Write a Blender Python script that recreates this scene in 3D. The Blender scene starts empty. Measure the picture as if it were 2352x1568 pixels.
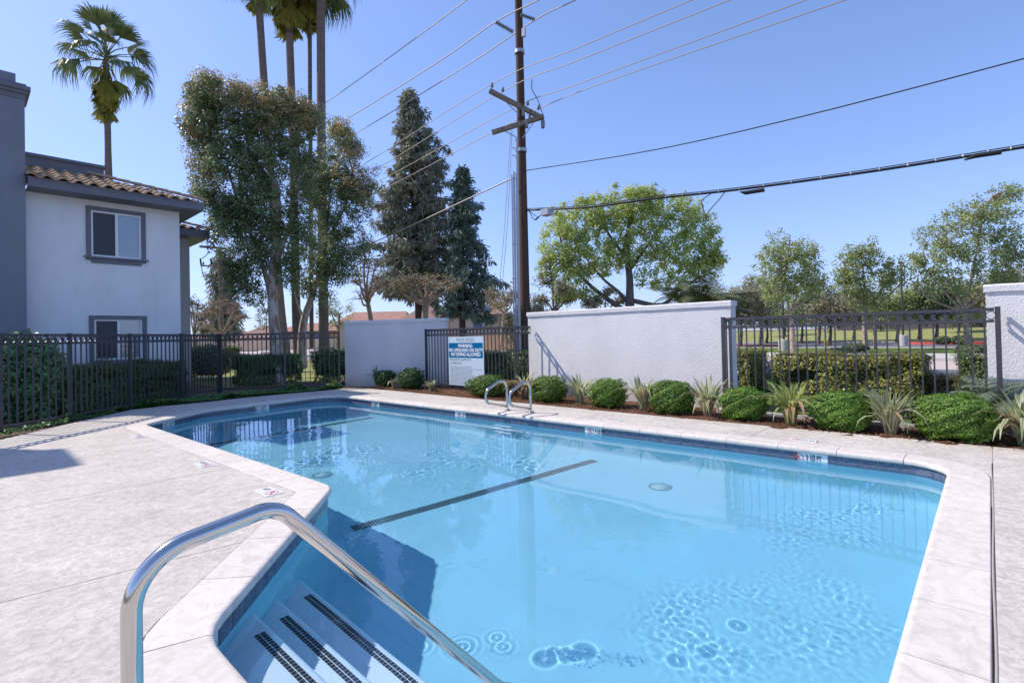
import bpy, bmesh, math, random
import numpy as np
from mathutils import Vector, Matrix
from mathutils.geometry import tessellate_polygon

SC = bpy.context.scene
COL = SC.collection
R = math.radians

# ------------------------------------------------------------------ camera
F_, CX, CAMH = 1184.0, 1176.0, 1.40
YAW, PITCH, TILT = R(42.8), R(0.7), math.atan(0.0219)
CY = 769 - F_ * math.tan(PITCH)
fw = np.array([math.cos(YAW) * math.cos(PITCH), math.sin(YAW) * math.cos(PITCH), math.sin(PITCH)])
r0 = np.array([math.sin(YAW), -math.cos(YAW), 0.0]); u0 = np.cross(r0, fw)
rt = r0 * math.cos(TILT) - u0 * math.sin(TILT); up = r0 * math.sin(TILT) + u0 * math.cos(TILT)
cam = bpy.data.cameras.new('camera'); camo = bpy.data.objects.new('camera', cam); COL.objects.link(camo)
camo.matrix_world = Matrix(((rt[0], up[0], -fw[0], 0), (rt[1], up[1], -fw[1], 0), (rt[2], up[2], -fw[2], CAMH), (0, 0, 0, 1)))
cam.sensor_width = 36; cam.lens = F_ / 2352 * 36
cam.shift_y = -(784 - CY) / 2352
cam.clip_start = 0.05; cam.clip_end = 3000
SC.camera = camo

def ray(x, y): return fw + rt * (x - CX) / F_ - up * (y - CY) / F_
def at(x, y, z=0.0):
    d = ray(x, y); return np.array([0, 0, CAMH]) + d * ((z - CAMH) / d[2])
def onX(x, y, X):
    d = ray(x, y); return np.array([0, 0, CAMH]) + d * (X / d[0])
def onY(x, y, Y):
    d = ray(x, y); return np.array([0, 0, CAMH]) + d * (Y / d[1])
def dep(x, y, d): return np.array([0, 0, CAMH]) + ray(x, y) * d

# ------------------------------------------------------------------ light
SUN = Vector((1.0, -1.9, -2.18)).normalized()
world = bpy.data.worlds.new('World'); SC.world = world; world.use_nodes = True
wn = world.node_tree; bg = wn.nodes['Background']
sky = wn.nodes.new('ShaderNodeTexSky'); sky.sky_type = 'NISHITA'; sky.sun_disc = False
sky.sun_elevation = math.asin(-SUN.z); sky.sun_rotation = math.atan2(-SUN.x, -SUN.y)
sky.altitude = 0; sky.air_density = 1.0; sky.dust_density = 0.6; sky.ozone_density = 3.0
tint = wn.nodes.new('ShaderNodeMixRGB'); tint.blend_type = 'MULTIPLY'; tint.inputs[0].default_value = 1.0
tint.inputs[2].default_value = (1.00, 1.05, 1.13, 1)
wn.links.new(sky.outputs[0], tint.inputs[1])
den = wn.nodes.new('ShaderNodeVectorMath'); den.operation = 'MULTIPLY_ADD'; den.inputs[1].default_value = (.18, .135, .045); den.inputs[2].default_value = (1, 1, 1)
div = wn.nodes.new('ShaderNodeVectorMath'); div.operation = 'DIVIDE'           # softens the white horizon of the sky model
wn.links.new(tint.outputs[0], den.inputs[0]); wn.links.new(tint.outputs[0], div.inputs[0]); wn.links.new(den.outputs[0], div.inputs[1]); wn.links.new(div.outputs[0], bg.inputs[0])
bg.inputs[1].default_value = 0.15
sun = bpy.data.lights.new('sun', 'SUN'); sun.energy = 3.2; sun.angle = R(0.5); sun.color = (1.0, 0.90, 0.78)
suno = bpy.data.objects.new('sun', sun); COL.objects.link(suno)
suno.rotation_euler = SUN.to_track_quat('-Z', 'Y').to_euler()
sun.cycles.is_caustics_light = True            # the sun refracts through the pool water on to its floor
SC.view_settings.view_transform = 'Standard'; SC.view_settings.look = 'None'
SC.view_settings.exposure = 0.75; SC.view_settings.gamma = 1.0; SC.view_settings.use_curve_mapping = False
SC.cycles.use_denoising = True
SC.cycles.max_bounces = 10; SC.cycles.transparent_max_bounces = 12; SC.cycles.diffuse_bounces = 4
SC.cycles.sample_clamp_indirect = 6.0

# ------------------------------------------------------------------ helpers
def tag(o, label=None, cat=None, group=None, kind=None):
    if label: o['label'] = label
    if cat: o['category'] = cat
    if group: o['group'] = group
    if kind: o['kind'] = kind
    return o
def thing(name, label, cat, loc=(0, 0, 0), group=None, rz=0):
    o = bpy.data.objects.new(name, None); COL.objects.link(o); o.location = Vector([float(v) for v in loc]); o.rotation_euler[2] = rz
    o.empty_display_size = 0.1
    return tag(o, label, cat, group)
def wloc(p):                      # world location of an unrotated chain of parents
    v = Vector((0, 0, 0))
    while p is not None:
        v += p.location; p = p.parent
    return v
def link(name, me, parent=None, loc=None, world=True):
    o = bpy.data.objects.new(name, me); COL.objects.link(o)
    if parent is not None:
        o.parent = parent
        if world: o.location = -wloc(parent) + (Vector([float(v) for v in loc]) if loc is not None else Vector((0, 0, 0)))
        elif loc is not None: o.location = Vector([float(v) for v in loc])
    elif loc is not None: o.location = Vector([float(v) for v in loc])
    return o
def copy_tree(o, parent=None):
    c = o.copy(); COL.objects.link(c); c.parent = parent
    for ch in o.children: copy_tree(ch, c)
    return c
def fast_mesh(name, V, n, m, smooth=False):
    """faces of n corners over consecutive vertices"""
    V = np.asarray(V, dtype=np.float32).reshape(-1, 3); nf = len(V) // n
    me = bpy.data.meshes.new(name); me.vertices.add(len(V)); me.vertices.foreach_set('co', V.ravel())
    me.loops.add(nf * n); me.loops.foreach_set('vertex_index', np.arange(nf * n, dtype=np.int32))
    me.polygons.add(nf); me.polygons.foreach_set('loop_start', np.arange(0, nf * n, n, dtype=np.int32))
    me.polygons.foreach_set('loop_total', np.full(nf, n, dtype=np.int32))
    me.update(calc_edges=True)
    if smooth: me.polygons.foreach_set('use_smooth', np.ones(nf, dtype=bool))
    me.materials.append(m); return me

class MB:
    def __init__(s): s.v = []; s.f = []; s.sm = []
    def add(s, vs, fs, smooth=False):
        b = len(s.v); s.v += [tuple(float(c) for c in p) for p in vs]; s.f += [tuple(i + b for i in f) for f in fs]; s.sm += [smooth] * len(fs)
        return s
    def box(s, x0, x1, y0, y1, z0, z1):
        vs = [(x, y, z) for z in (z0, z1) for y in (y0, y1) for x in (x0, x1)]
        return s.add(vs, [(0, 2, 3, 1), (4, 5, 7, 6), (0, 1, 5, 4), (2, 6, 7, 3), (0, 4, 6, 2), (1, 3, 7, 5)])
    def obox(s, a, b, w, z0, z1, off=0.0):       # oriented box along a->b (xy), half width w
        a = np.array(a[:2], float); b = np.array(b[:2], float); d = b - a; L = np.linalg.norm(d); d /= L; n = np.array([-d[1], d[0]])
        a = a + n * off; b = b + n * off
        P = [a - n * w, b - n * w, a + n * w, b + n * w]
        vs = [(p[0], p[1], z) for z in (z0, z1) for p in P]
        return s.add(vs, [(0, 2, 3, 1), (4, 5, 7, 6), (0, 1, 5, 4), (2, 6, 7, 3), (0, 4, 6, 2), (1, 3, 7, 5)])
    def tube(s, pts, rad, sides=8, caps=True, smooth=True, flat=1.0):
        P = [Vector([float(c) for c in p]) for p in pts]; n = len(P)
        rr = rad if hasattr(rad, '__len__') else [rad] * n
        vs = []; fs = []; t0 = (P[1] - P[0]).normalized()
        ref = Vector((0, 0, 1)) if abs(t0.z) < 0.9 else Vector((1, 0, 0)); x = t0.cross(ref).normalized()
        for i in range(n):
            t = (P[min(i + 1, n - 1)] - P[max(i - 1, 0)])
            t = t.normalized() if t.length > 1e-9 else t0
            x = (x - t * x.dot(t)).normalized(); y = t.cross(x)
            for k in range(sides):
                a = 2 * math.pi * k / sides; vs.append(P[i] + (x * math.cos(a) + y * math.sin(a) * flat) * rr[i])
        for i in range(n - 1):
            for k in range(sides):
                a = i * sides + k; b = i * sides + (k + 1) % sides; fs.append((a, b, b + sides, a + sides))
        s.add(vs, fs, smooth)
        if caps:
            s.add([vs[k] for k in range(sides)], [tuple(reversed(range(sides)))]); s.add([vs[(n - 1) * sides + k] for k in range(sides)], [tuple(range(sides))])
        return s
    def lathe(s, prof, c=(0, 0, 0), sides=16, smooth=True):
        vs = [(c[0] + r * math.cos(2 * math.pi * k / sides), c[1] + r * math.sin(2 * math.pi * k / sides), c[2] + z) for r, z in prof for k in range(sides)]
        fs = [(i * sides + k, i * sides + (k + 1) % sides, (i + 1) * sides + (k + 1) % sides, (i + 1) * sides + k) for i in range(len(prof) - 1) for k in range(sides)]
        return s.add(vs, fs, smooth)
    def mesh(s, name, m):
        me = bpy.data.meshes.new(name); me.from_pydata(s.v, [], s.f)
        me.polygons.foreach_set('use_smooth', np.array(s.sm, dtype=bool))
        for mm in (m if isinstance(m, (list, tuple)) else [m]): me.materials.append(mm)
        me.update(); return me
    def build(s, name, m, parent=None, loc=None, world=True): return link(name, s.mesh(name, m), parent, loc, world)

def curve_pts(pts, n=6):          # Catmull-Rom through the points
    P = [np.array(p, float) for p in pts]; P = [2 * P[0] - P[1]] + P + [2 * P[-1] - P[-2]]; out = []
    for i in range(1, len(P) - 2):
        for k in range(n):
            t = k / n; a, b, c, d = P[i - 1], P[i], P[i + 1], P[i + 2]
            out.append(0.5 * (2 * b + (c - a) * t + (2 * a - 5 * b + 4 * c - d) * t * t + (3 * b - a - 3 * c + d) * t ** 3))
    out.append(P[-2]); return out
def fillet(pts, r, n=6):          # polyline with rounded bends
    P = [Vector([float(c) for c in p]) for p in pts]; rr = r if hasattr(r, '__len__') else [r] * len(P); out = [P[0]]
    for i in range(1, len(P) - 1):
        a = (P[i - 1] - P[i]); b = (P[i + 1] - P[i]); an = a.normalized(); bn = b.normalized()
        th = an.angle(bn); t = min(rr[i] / math.tan(th / 2), a.length * .49, b.length * .49); q = t * math.tan(th / 2)
        c = P[i] + (an + bn).normalized() * (q / math.sin(th / 2)); s0 = P[i] + an * t - c; s1 = P[i] + bn * t - c
        for k in range(n + 1):
            om = s0.angle(s1); f = k / n; out.append(c + (s0 * math.sin((1 - f) * om) + s1 * math.sin(f * om)) / math.sin(om) if om > 1e-4 else P[i])
    out.append(P[-1]); return out

# ------------------------------------------------------------------ materials
MATS = {}
def nodes(name):
    m = bpy.data.materials.new(name); m.use_nodes = True; return m, m.node_tree, m.node_tree.nodes['Principled BSDF']
def mat(name, col, rough=0.6, spec=0.5, metal=0.0, var=0.0, vscale=3.0, bump=0.0, bscale=30.0, detail=4.0, col2=None, coat=0.0, bdist=0.01, stretch=None, contrast=(0.35, 0.65)):
    if name in MATS: return MATS[name]
    m, t, b = nodes(name); b.inputs['Roughness'].default_value = rough; b.inputs['Metallic'].default_value = metal
    b.inputs['Specular IOR Level'].default_value = spec; b.inputs['Base Color'].default_value = (*col, 1)
    if coat: b.inputs['Coat Weight'].default_value = coat
    tc = t.nodes.new('ShaderNodeTexCoord'); src = tc.outputs['Object']
    if stretch:
        mp = t.nodes.new('ShaderNodeMapping'); mp.inputs['Scale'].default_value = stretch; t.links.new(src, mp.inputs[0]); src = mp.outputs[0]
    if var or col2:
        n = t.nodes.new('ShaderNodeTexNoise'); n.inputs['Scale'].default_value = vscale; n.inputs['Detail'].default_value = detail; n.inputs['Roughness'].default_value = 0.65
        t.links.new(src, n.inputs['Vector']); cr = t.nodes.new('ShaderNodeValToRGB'); e = cr.color_ramp.elements
        e[0].position, e[1].position = contrast
        c2 = col2 if col2 else tuple(c * (1 - var) for c in col)
        e[0].color = (*c2, 1); e[1].color = (*(col if col2 else tuple(min(1, c * (1 + var * .5)) for c in col)), 1)
        t.links.new(n.outputs[0], cr.inputs[0]); t.links.new(cr.outputs[0], b.inputs['Base Color'])
    if bump:
        n2 = t.nodes.new('ShaderNodeTexNoise'); n2.inputs['Scale'].default_value = bscale; n2.inputs['Detail'].default_value = 5
        bp = t.nodes.new('ShaderNodeBump'); bp.inputs['Strength'].default_value = bump; bp.inputs['Distance'].default_value = bdist
        t.links.new(src, n2.inputs['Vector']); t.links.new(n2.outputs[0], bp.inputs['Height']); t.links.new(bp.outputs[0], b.inputs['Normal'])
    MATS[name] = m; return m
def leafmat(name, cols, rough=0.5, transl=0.35, spec=0.4):
    """foliage: the colour varies from leaf to leaf"""
    if name in MATS: return MATS[name]
    m, t, b = nodes(name); g = t.nodes.new('ShaderNodeNewGeometry'); cr = t.nodes.new('ShaderNodeValToRGB'); cr.color_ramp.interpolation = 'LINEAR'
    e = cr.color_ramp.elements; e[0].color = (*cols[0], 1); e[1].color = (*cols[-1], 1); e[0].position = 0; e[1].position = 1
    for i, c in enumerate(cols[1:-1]):
        k = e.new((i + 1) / (len(cols) - 1)); k.color = (*c, 1)
    t.links.new(g.outputs['Random Per Island'], cr.inputs[0])
    tc = t.nodes.new('ShaderNodeTexCoord'); nz = t.nodes.new('ShaderNodeTexNoise'); nz.inputs['Scale'].default_value = 2.2; nz.inputs['Detail'].default_value = 3; t.links.new(tc.outputs['Object'], nz.inputs['Vector'])
    oi = t.nodes.new('ShaderNodeObjectInfo'); ad = t.nodes.new('ShaderNodeMath'); ad.operation = 'MULTIPLY_ADD'; ad.inputs[1].default_value = .25; t.links.new(oi.outputs['Random'], ad.inputs[0]); t.links.new(nz.outputs[0], ad.inputs[2])
    mr = t.nodes.new('ShaderNodeMapRange'); mr.inputs['From Min'].default_value = .38; mr.inputs['From Max'].default_value = .85; mr.inputs['To Min'].default_value = .72; mr.inputs['To Max'].default_value = 1.35; t.links.new(ad.outputs[0], mr.inputs[0])
    hv = t.nodes.new('ShaderNodeHueSaturation'); t.links.new(mr.outputs[0], hv.inputs['Value']); t.links.new(cr.outputs[0], hv.inputs['Color']); cr = hv     # clumps of fresher and older leaves
    t.links.new(cr.outputs[0], b.inputs['Base Color'])
    b.inputs['Roughness'].default_value = rough; b.inputs['Specular IOR Level'].default_value = spec
    tr = t.nodes.new('ShaderNodeBsdfTranslucent'); mx = t.nodes.new('ShaderNodeMixShader'); mx.inputs[0].default_value = transl
    t.links.new(cr.outputs[0], tr.inputs[0]); t.links.new(b.outputs[0], mx.inputs[1]); t.links.new(tr.outputs[0], mx.inputs[2])
    t.links.new(mx.outputs[0], t.nodes['Material Output'].inputs[0]); MATS[name] = m; return m

def deck_material():
    m, t, b = nodes('pale_deck_concrete'); tc = t.nodes.new('ShaderNodeTexCoord')
    def noise(s, d, r=.6, dist=0.0):
        n = t.nodes.new('ShaderNodeTexNoise'); n.inputs['Scale'].default_value = s; n.inputs['Detail'].default_value = d; n.inputs['Roughness'].default_value = r
        n.inputs['Distortion'].default_value = dist; t.links.new(tc.outputs['Object'], n.inputs['Vector']); return n
    def ramp(src, a, ca, bb, cb):
        c = t.nodes.new('ShaderNodeValToRGB'); e = c.color_ramp.elements; e[0].position = a; e[1].position = bb; e[0].color = (*ca, 1); e[1].color = (*cb, 1)
        t.links.new(src.outputs[0], c.inputs[0]); return c
    def mix(a, bq, fac, mode):
        x = t.nodes.new('ShaderNodeMixRGB'); x.blend_type = mode; x.inputs[0].default_value = fac; t.links.new(a.outputs[0], x.inputs[1]); t.links.new(bq.outputs[0], x.inputs[2]); return x
    fine = ramp(noise(19, 11, .76, .9), .455, (.55, .50, .45), .53, (.66, .62, .56))
    big = ramp(noise(1.3, 5, .6), .3, (.82, .81, .80), .7, (1, 1, 1))
    mid = ramp(noise(6, 6, .7, 1.2), .35, (.84, .83, .82), .6, (1, 1, 1))
    c = mix(mix(fine, big, 1, 'MULTIPLY'), mid, 1, 'MULTIPLY'); t.links.new(c.outputs[0], b.inputs['Base Color'])
    b.inputs['Roughness'].default_value = .8; b.inputs['Specular IOR Level'].default_value = .3
    bp = t.nodes.new('ShaderNodeBump'); bp.inputs['Strength'].default_value = .5; bp.inputs['Distance'].default_value = .004
    t.links.new(fine.outputs[0], bp.inputs['Height']); t.links.new(bp.outputs[0], b.inputs['Normal']); return m
def stucco(name, col, lo=None, scale=45, strength=.6, dist=.008, stain=.12):
    m, t, b = nodes(name); tc = t.nodes.new('ShaderNodeTexCoord')
    v = t.nodes.new('ShaderNodeTexNoise'); v.inputs['Scale'].default_value = scale; v.inputs['Detail'].default_value = 4; v.inputs['Distortion'].default_value = 1.0
    t.links.new(tc.outputs['Object'], v.inputs['Vector'])
    st = t.nodes.new('ShaderNodeTexNoise'); st.inputs['Scale'].default_value = 1.4; st.inputs['Detail'].default_value = 7; st.inputs['Roughness'].default_value = .7
    mp = t.nodes.new('ShaderNodeMapping'); mp.inputs['Scale'].default_value = (1, 1, .45); t.links.new(tc.outputs['Object'], mp.inputs[0]); t.links.new(mp.outputs[0], st.inputs['Vector'])
    cr = t.nodes.new('ShaderNodeValToRGB'); e = cr.color_ramp.elements; e[0].position = .3; e[1].position = .6
    e[0].color = (*[c * (1 - stain) for c in col], 1); e[1].color = (*col, 1); t.links.new(st.outputs[0], cr.inputs[0]); t.links.new(cr.outputs[0], b.inputs['Base Color'])
    # soil splash and runs along the foot of the wall
    sz = t.nodes.new('ShaderNodeSeparateXYZ'); t.links.new(tc.outputs['Object'], sz.inputs[0]); ma = t.nodes.new('ShaderNodeMath'); ma.operation = 'MULTIPLY_ADD'; ma.inputs[1].default_value = .9; t.links.new(st.outputs[0], ma.inputs[0])
    ng = t.nodes.new('ShaderNodeMath'); ng.operation = 'MULTIPLY'; ng.inputs[1].default_value = -1.15; t.links.new(sz.outputs['Z'], ng.inputs[0]); t.links.new(ng.outputs[0], ma.inputs[2])
    fr = t.nodes.new('ShaderNodeMapRange'); fr.inputs['From Min'].default_value = .02; fr.inputs['From Max'].default_value = .50; fr.inputs['To Max'].default_value = .45; t.links.new(ma.outputs[0], fr.inputs[0])
    dm = t.nodes.new('ShaderNodeMixRGB'); dm.inputs[2].default_value = (.30, .22, .16, 1); t.links.new(fr.outputs[0], dm.inputs[0]); t.links.new(cr.outputs[0], dm.inputs[1]); t.links.new(dm.outputs[0], b.inputs['Base Color'])
    b.inputs['Roughness'].default_value = .85; b.inputs['Specular IOR Level'].default_value = .25
    bp = t.nodes.new('ShaderNodeBump'); bp.inputs['Strength'].default_value = strength; bp.inputs['Distance'].default_value = dist
    t.links.new(v.outputs[0], bp.inputs['Height']); t.links.new(bp.outputs[0], b.inputs['Normal']); return m

M_deck = deck_material()
M_cope_ = mat('cast_coping', (.66, .612, .58), .65, .35, var=.12, vscale=5, bump=.25, bscale=160, bdist=.002)
def coping_material():
    m, t, b = nodes('pale_cast_coping'); tc = t.nodes.new('ShaderNodeTexCoord'); oi = t.nodes.new('ShaderNodeObjectInfo')
    n = t.nodes.new('ShaderNodeTexNoise'); n.inputs['Scale'].default_value = 7; n.inputs['Detail'].default_value = 8; n.inputs['Roughness'].default_value = .7; n.inputs['Distortion'].default_value = 1.5
    p = t.nodes.new('ShaderNodeTexVoronoi'); p.inputs['Scale'].default_value = 55; t.links.new(tc.outputs['Object'], n.inputs['Vector']); t.links.new(tc.outputs['Object'], p.inputs['Vector'])
    cr = t.nodes.new('ShaderNodeValToRGB'); e = cr.color_ramp.elements; e[0].position = .34; e[1].position = .58; e[0].color = (.555, .50, .445, 1); e[1].color = (.68, .625, .57, 1); t.links.new(n.outputs[0], cr.inputs[0])
    pit = t.nodes.new('ShaderNodeValToRGB'); e = pit.color_ramp.elements; e[0].position = .05; e[1].position = .11; e[0].color = (.45, .42, .40, 1); e[1].color = (1, 1, 1, 1); t.links.new(p.outputs['Distance'], pit.inputs[0])
    mx = t.nodes.new('ShaderNodeMixRGB'); mx.blend_type = 'MULTIPLY'; mx.inputs[0].default_value = .6; t.links.new(cr.outputs[0], mx.inputs[1]); t.links.new(pit.outputs[0], mx.inputs[2])
    mr = t.nodes.new('ShaderNodeMapRange'); mr.inputs['To Min'].default_value = .93; mr.inputs['To Max'].default_value = 1.05; hs = t.nodes.new('ShaderNodeHueSaturation'); t.links.new(oi.outputs['Random'], mr.inputs[0]); t.links.new(mr.outputs[0], hs.inputs['Value'])
    t.links.new(mx.outputs[0], hs.inputs['Color']); t.links.new(hs.outputs[0], b.inputs['Base Color']); b.inputs['Roughness'].default_value = .7; b.inputs['Specular IOR Level'].default_value = .3
    bp = t.nodes.new('ShaderNodeBump'); bp.inputs['Strength'].default_value = .4; bp.inputs['Distance'].default_value = .003; t.links.new(mx.outputs[0], bp.inputs['Height']); t.links.new(bp.outputs[0], b.inputs['Normal']); return m
M_cope = coping_material()
M_joint = mat('joint_filler', (.17, .145, .13), .9)
M_plaster = mat('pool_plaster', (.28, .60, .74), .6, .3, var=.05, vscale=1.2)  # the blue from light absorbed in deep water is put into this colour
M_step = mat('step_plaster', (.70, .80, .88), .6, .3, var=.04, vscale=1.2)  # same plaster, paler colour standing in for less absorption in shallow water
M_tile = mat('slate_blue_tile', (.06, .085, .15), .22, .5, vscale=16, col2=(.16, .18, .23), stretch=(1, 1, 4))
M_tilewhite = mat('white_tile', (.75, .78, .78), .3)
M_grout = mat('pale_grout', (.66, .70, .72), .8)
M_mosaic = mat('black_mosaic', (.02, .024, .035), .35)
M_steel = mat('polished_steel', (.58, .57, .55), .13, .5, 1.0)
M_black = mat('charcoal_metal', (.050, .050, .060), .42, .5, 0.0, var=.15, vscale=8)
M_whitewall = stucco('white_rough_stucco', (.76, .755, .755), scale=42, strength=.9, dist=.014, stain=.10)
M_house = stucco('white_house_stucco', (.80, .81, .80), scale=60, strength=.4, dist=.006, stain=.13)
M_grey = stucco('grey_tower_stucco', (.23, .25, .29), scale=60, strength=.4, dist=.006, stain=.12)
M_beige = stucco('beige_stucco', (.50, .47, .45), scale=60, strength=.3, dist=.006, stain=.08)
M_trim = mat('grey_trim', (.155, .16, .185), .6, var=.12, vscale=3)
M_rooftile = mat('tan_roof_tile', (.56, .38, .24), .85, .2, var=.35, vscale=4, bump=.3, bscale=60, bdist=.004)
M_vinyl = mat('white_vinyl', (.80, .82, .85), .35)
M_text = mat('black_print', (.03, .035, .04), .6)
M_red = mat('red_print', (.60, .07, .06), .6)
M_signwhite = mat('sign_white', (.52, .65, .76), .32, .5)
M_signblue = mat('sign_blue', (.0, .13, .30), .3, .5)
M_wood = mat('pole_wood', (.10, .062, .046), .9, .2, var=.35, vscale=6, stretch=(1, 1, .08), bump=.4, bscale=30, bdist=.01)
M_woodlight = mat('crossarm_wood', (.26, .20, .15), .9, .2, var=.4, vscale=9)
M_galv = mat('galvanised_metal', (.42, .43, .46), .45, .5, .6)
M_cable = mat('black_cable', (.012, .012, .014), .6)
M_wire = mat('aluminium_wire', (.40, .36, .33), .5, .5, .3)
M_soil = mat('mulch_soil', (.14, .07, .042), .95, .1, var=.6, vscale=18, bump=.8, bscale=45, bdist=.03)
M_ground = mat('dry_ground', (.19, .145, .10), .95, .1, var=.4, vscale=2.5, bump=.5, bscale=20, bdist=.02)
M_grass = mat('lawn_grass', (.17, .24, .045), .9, .1, col2=(.09, .14, .03), vscale=3.0, detail=8, bump=.9, bscale=60, bdist=.04)
M_grassdry = mat('sunny_lawn_grass', (.34, .34, .13), .9, .1, col2=(.24, .26, .085), vscale=.8, detail=8, bump=.9, bscale=30, bdist=.05)
M_asphalt = mat('asphalt', (.16, .16, .18), .85, .2, var=.2, vscale=3)
M_road = mat('pale_road', (.52, .44, .40), .85, .2, var=.1, vscale=1.5)
M_walk = mat('pavement_concrete', (.52, .49, .46), .85, .2, var=.1, vscale=2)
M_redkerb = mat('red_kerb_paint', (.55, .09, .07), .7)
M_bark = mat('peeling_white_bark', (.56, .49, .42), .9, .2, col2=(.26, .17, .12), vscale=7, stretch=(1, 1, .35), bump=.8, bscale=12, bdist=.03, contrast=(.36, .56))
M_barkdark = mat('dark_bark', (.075, .058, .048), .95, .1, var=.4, vscale=8, bump=.6, bscale=14, bdist=.03)
M_barkgrey = mat('grey_bark', (.17, .145, .13), .95, .1, var=.35, vscale=6, bump=.6, bscale=14, bdist=.03)
M_barktan = mat('tan_bark', (.40, .30, .23), .95, .1, var=.35, vscale=5, bump=.5, bscale=14, bdist=.03)
M_palmbark = mat('palm_bark', (.21, .165, .14), .95, .1, var=.35, vscale=9, stretch=(.3, .3, 3), bump=.8, bscale=10, bdist=.03)
M_palmgrey = M_palmbark

# ------------------------------------------------------------------ pool outline
WZ = -0.14
corners = [((0.81, 0.325), .3), ((6.80, 0.325), .38), ((6.42, 12.12), .55), ((3.45, 11.78), .8), ((2.21, 10.72), .4), ((2.44, 4.62), .37), ((0.81, 2.80), .45)]
def rounded(cs, step=0.05):
    n = len(cs); out = []
    for i in range(n):
        p = Vector(cs[i][0]); a = Vector(cs[i - 1][0]) - p; b = Vector(cs[(i + 1) % n][0]) - p; r = cs[i][1]
        an = a.normalized(); bn = b.normalized(); th = an.angle(bn); t = r / math.tan(th / 2)
        c = p + (an + bn).normalized() * (r / math.sin(th / 2)); s0 = p + an * t - c; s1 = p + bn * t - c; k = 10
        a0 = math.atan2(s0.y, s0.x); a1 = math.atan2(s1.y, s1.x); d = (a1 - a0 + math.pi) % (2 * math.pi) - math.pi
        for q in range(k + 1): out.append(np.array([c.x + r * math.cos(a0 + d * q / k), c.y + r * math.sin(a0 + d * q / k)]))
    return out
OUT = rounded(corners)                          # the lip of the coping, counter-clockwise
seg = np.array([np.linalg.norm(OUT[(i + 1) % len(OUT)] - OUT[i]) for i in range(len(OUT))]); CUM = np.concatenate([[0], np.cumsum(seg)]); PERIM = CUM[-1]
def path(s, off=0.0):
    """point at arc length s, moved outward by off, and the outward normal"""
    s = s % PERIM; i = min(int(np.searchsorted(CUM, s, side='right') - 1), len(OUT) - 1); f = (s - CUM[i]) / max(seg[i], 1e-9)
    def nrm(j):
        d = OUT[(j + 1) % len(OUT)] - OUT[j - 1]; d = d / np.linalg.norm(d); return np.array([d[1], -d[0]])
    p = OUT[i] * (1 - f) + OUT[(i + 1) % len(OUT)] * f
    n0, n1 = nrm(i), nrm((i + 1) % len(OUT)); n = n0 * (1 - f) + n1 * f; n /= np.linalg.norm(n)
    return p + n * off, n
def near_s(x, y):
    ss = np.arange(0, PERIM, .02); return float(ss[int(np.argmin([np.hypot(*(path(s)[0] - np.array([x, y]))) for s in ss]))])
def stops(a, b, maxd=.1):                      # arc lengths from a to b, fine on bends
    s = [a] + [c for c in CUM if a + .004 < c < b - .004] + [b]; return s
SOUT = [path(s)[0] for s in CUM[:-1]]

pool = thing('swimming_pool', 'white-rimmed outdoor swimming pool of blue water with entry steps in its near corner', 'pool', (4.5, 6, 0))

# coping stones: bullnosed, each one a part
CW = .30
prof = [(0.035, -.058), (.010, -.057), (.001, -.052), (-.004, -.042), (-.005, -.026), (-.003, -.012), (.004, -.003), (.014, .002), (.028, .004), (CW - .008, .004), (CW - .003, .002), (CW, -.004), (CW, -.055)]
ns = int(round(PERIM / .61)); L = PERIM / ns; S0 = near_s(6.78, .71)
for i in range(ns):
    a = S0 + i * L + .003; b = S0 + (i + 1) * L - .003; k = 6
    ss = [a + (b - a) * q / k for q in range(k + 1)]
    vs = []; m = MB()
    for s in ss:
        for o, z in prof:
            p, n = path(s, o); vs.append((p[0], p[1], z))
    np_ = len(prof); fs = []
    for q in range(k):
        for j in range(np_):
            j2 = (j + 1) % np_; fs.append((q * np_ + j, q * np_ + j2, (q + 1) * np_ + j2, (q + 1) * np_ + j))
    m.add(vs, fs, False); m.f = m.f; m.add([vs[j] for j in range(np_)], [tuple(range(np_))]); m.add([vs[k * np_ + j] for j in range(np_)], [tuple(reversed(range(np_)))])
    m.sm = [j not in (8, 11, 12) for q in range(k) for j in range(np_)] + [False, False]
    o = m.build('coping_stone', M_cope, pool)
# joint bed just under the stones
def ribbon(off0, off1, z0, z1, name, m, parent, sm=False, step=None):
    vs = []; S = list(CUM[:-1])
    for s in S:
        for o, z in ((off0, z0), (off1, z1)):
            p, n = path(s, o); vs.append((p[0], p[1], z))
    N = len(S); fs = [(2 * i, 2 * i + 1, 2 * ((i + 1) % N) + 1, 2 * ((i + 1) % N)) for i in range(N)]
    return MB().add(vs, fs, sm).build(name, m, parent)
ribbon(.036, CW - .004, -.012, -.012, 'coping_bed', M_joint, pool)

# waterline tiles
def floor_z(x, y): return -1.17 - .042 * max(0, min(1, (y - 2.0) / 9)) * 10
def tile(sa, sb, m, z0=-.212, z1=-.060, off=.026):
    vs = []; S = stops(sa, sb)
    for s in S:
        for o in (off, off + .012):
            p, n = path(s, o)
            for z in (z0, z1): vs.append((p[0], p[1], z))
    fs = []
    for i in range(len(S) - 1):
        a = 4 * i; b = a + 4; fs += [(a, a + 1, b + 1, b), (a + 1, a + 3, b + 3, b + 1), (a + 2, b + 2, b + 3, a + 3), (a, b, b + 2, a + 2)]
    e = 4 * (len(S) - 1); fs += [(0, 2, 3, 1), (e, e + 1, e + 3, e + 2)]
    return MB().add(vs, fs).build('waterline_tile', m, pool)
marks = [(6.78, 1.62), (6.68, 4.50), (6.56, 7.45), (6.42, 10.4), (4.60, 11.9), (2.62, 11.2)]
msz = [near_s(*q) for q in marks]; tiles = []
nt_ = int(round(PERIM / .157)); TL = PERIM / nt_
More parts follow.
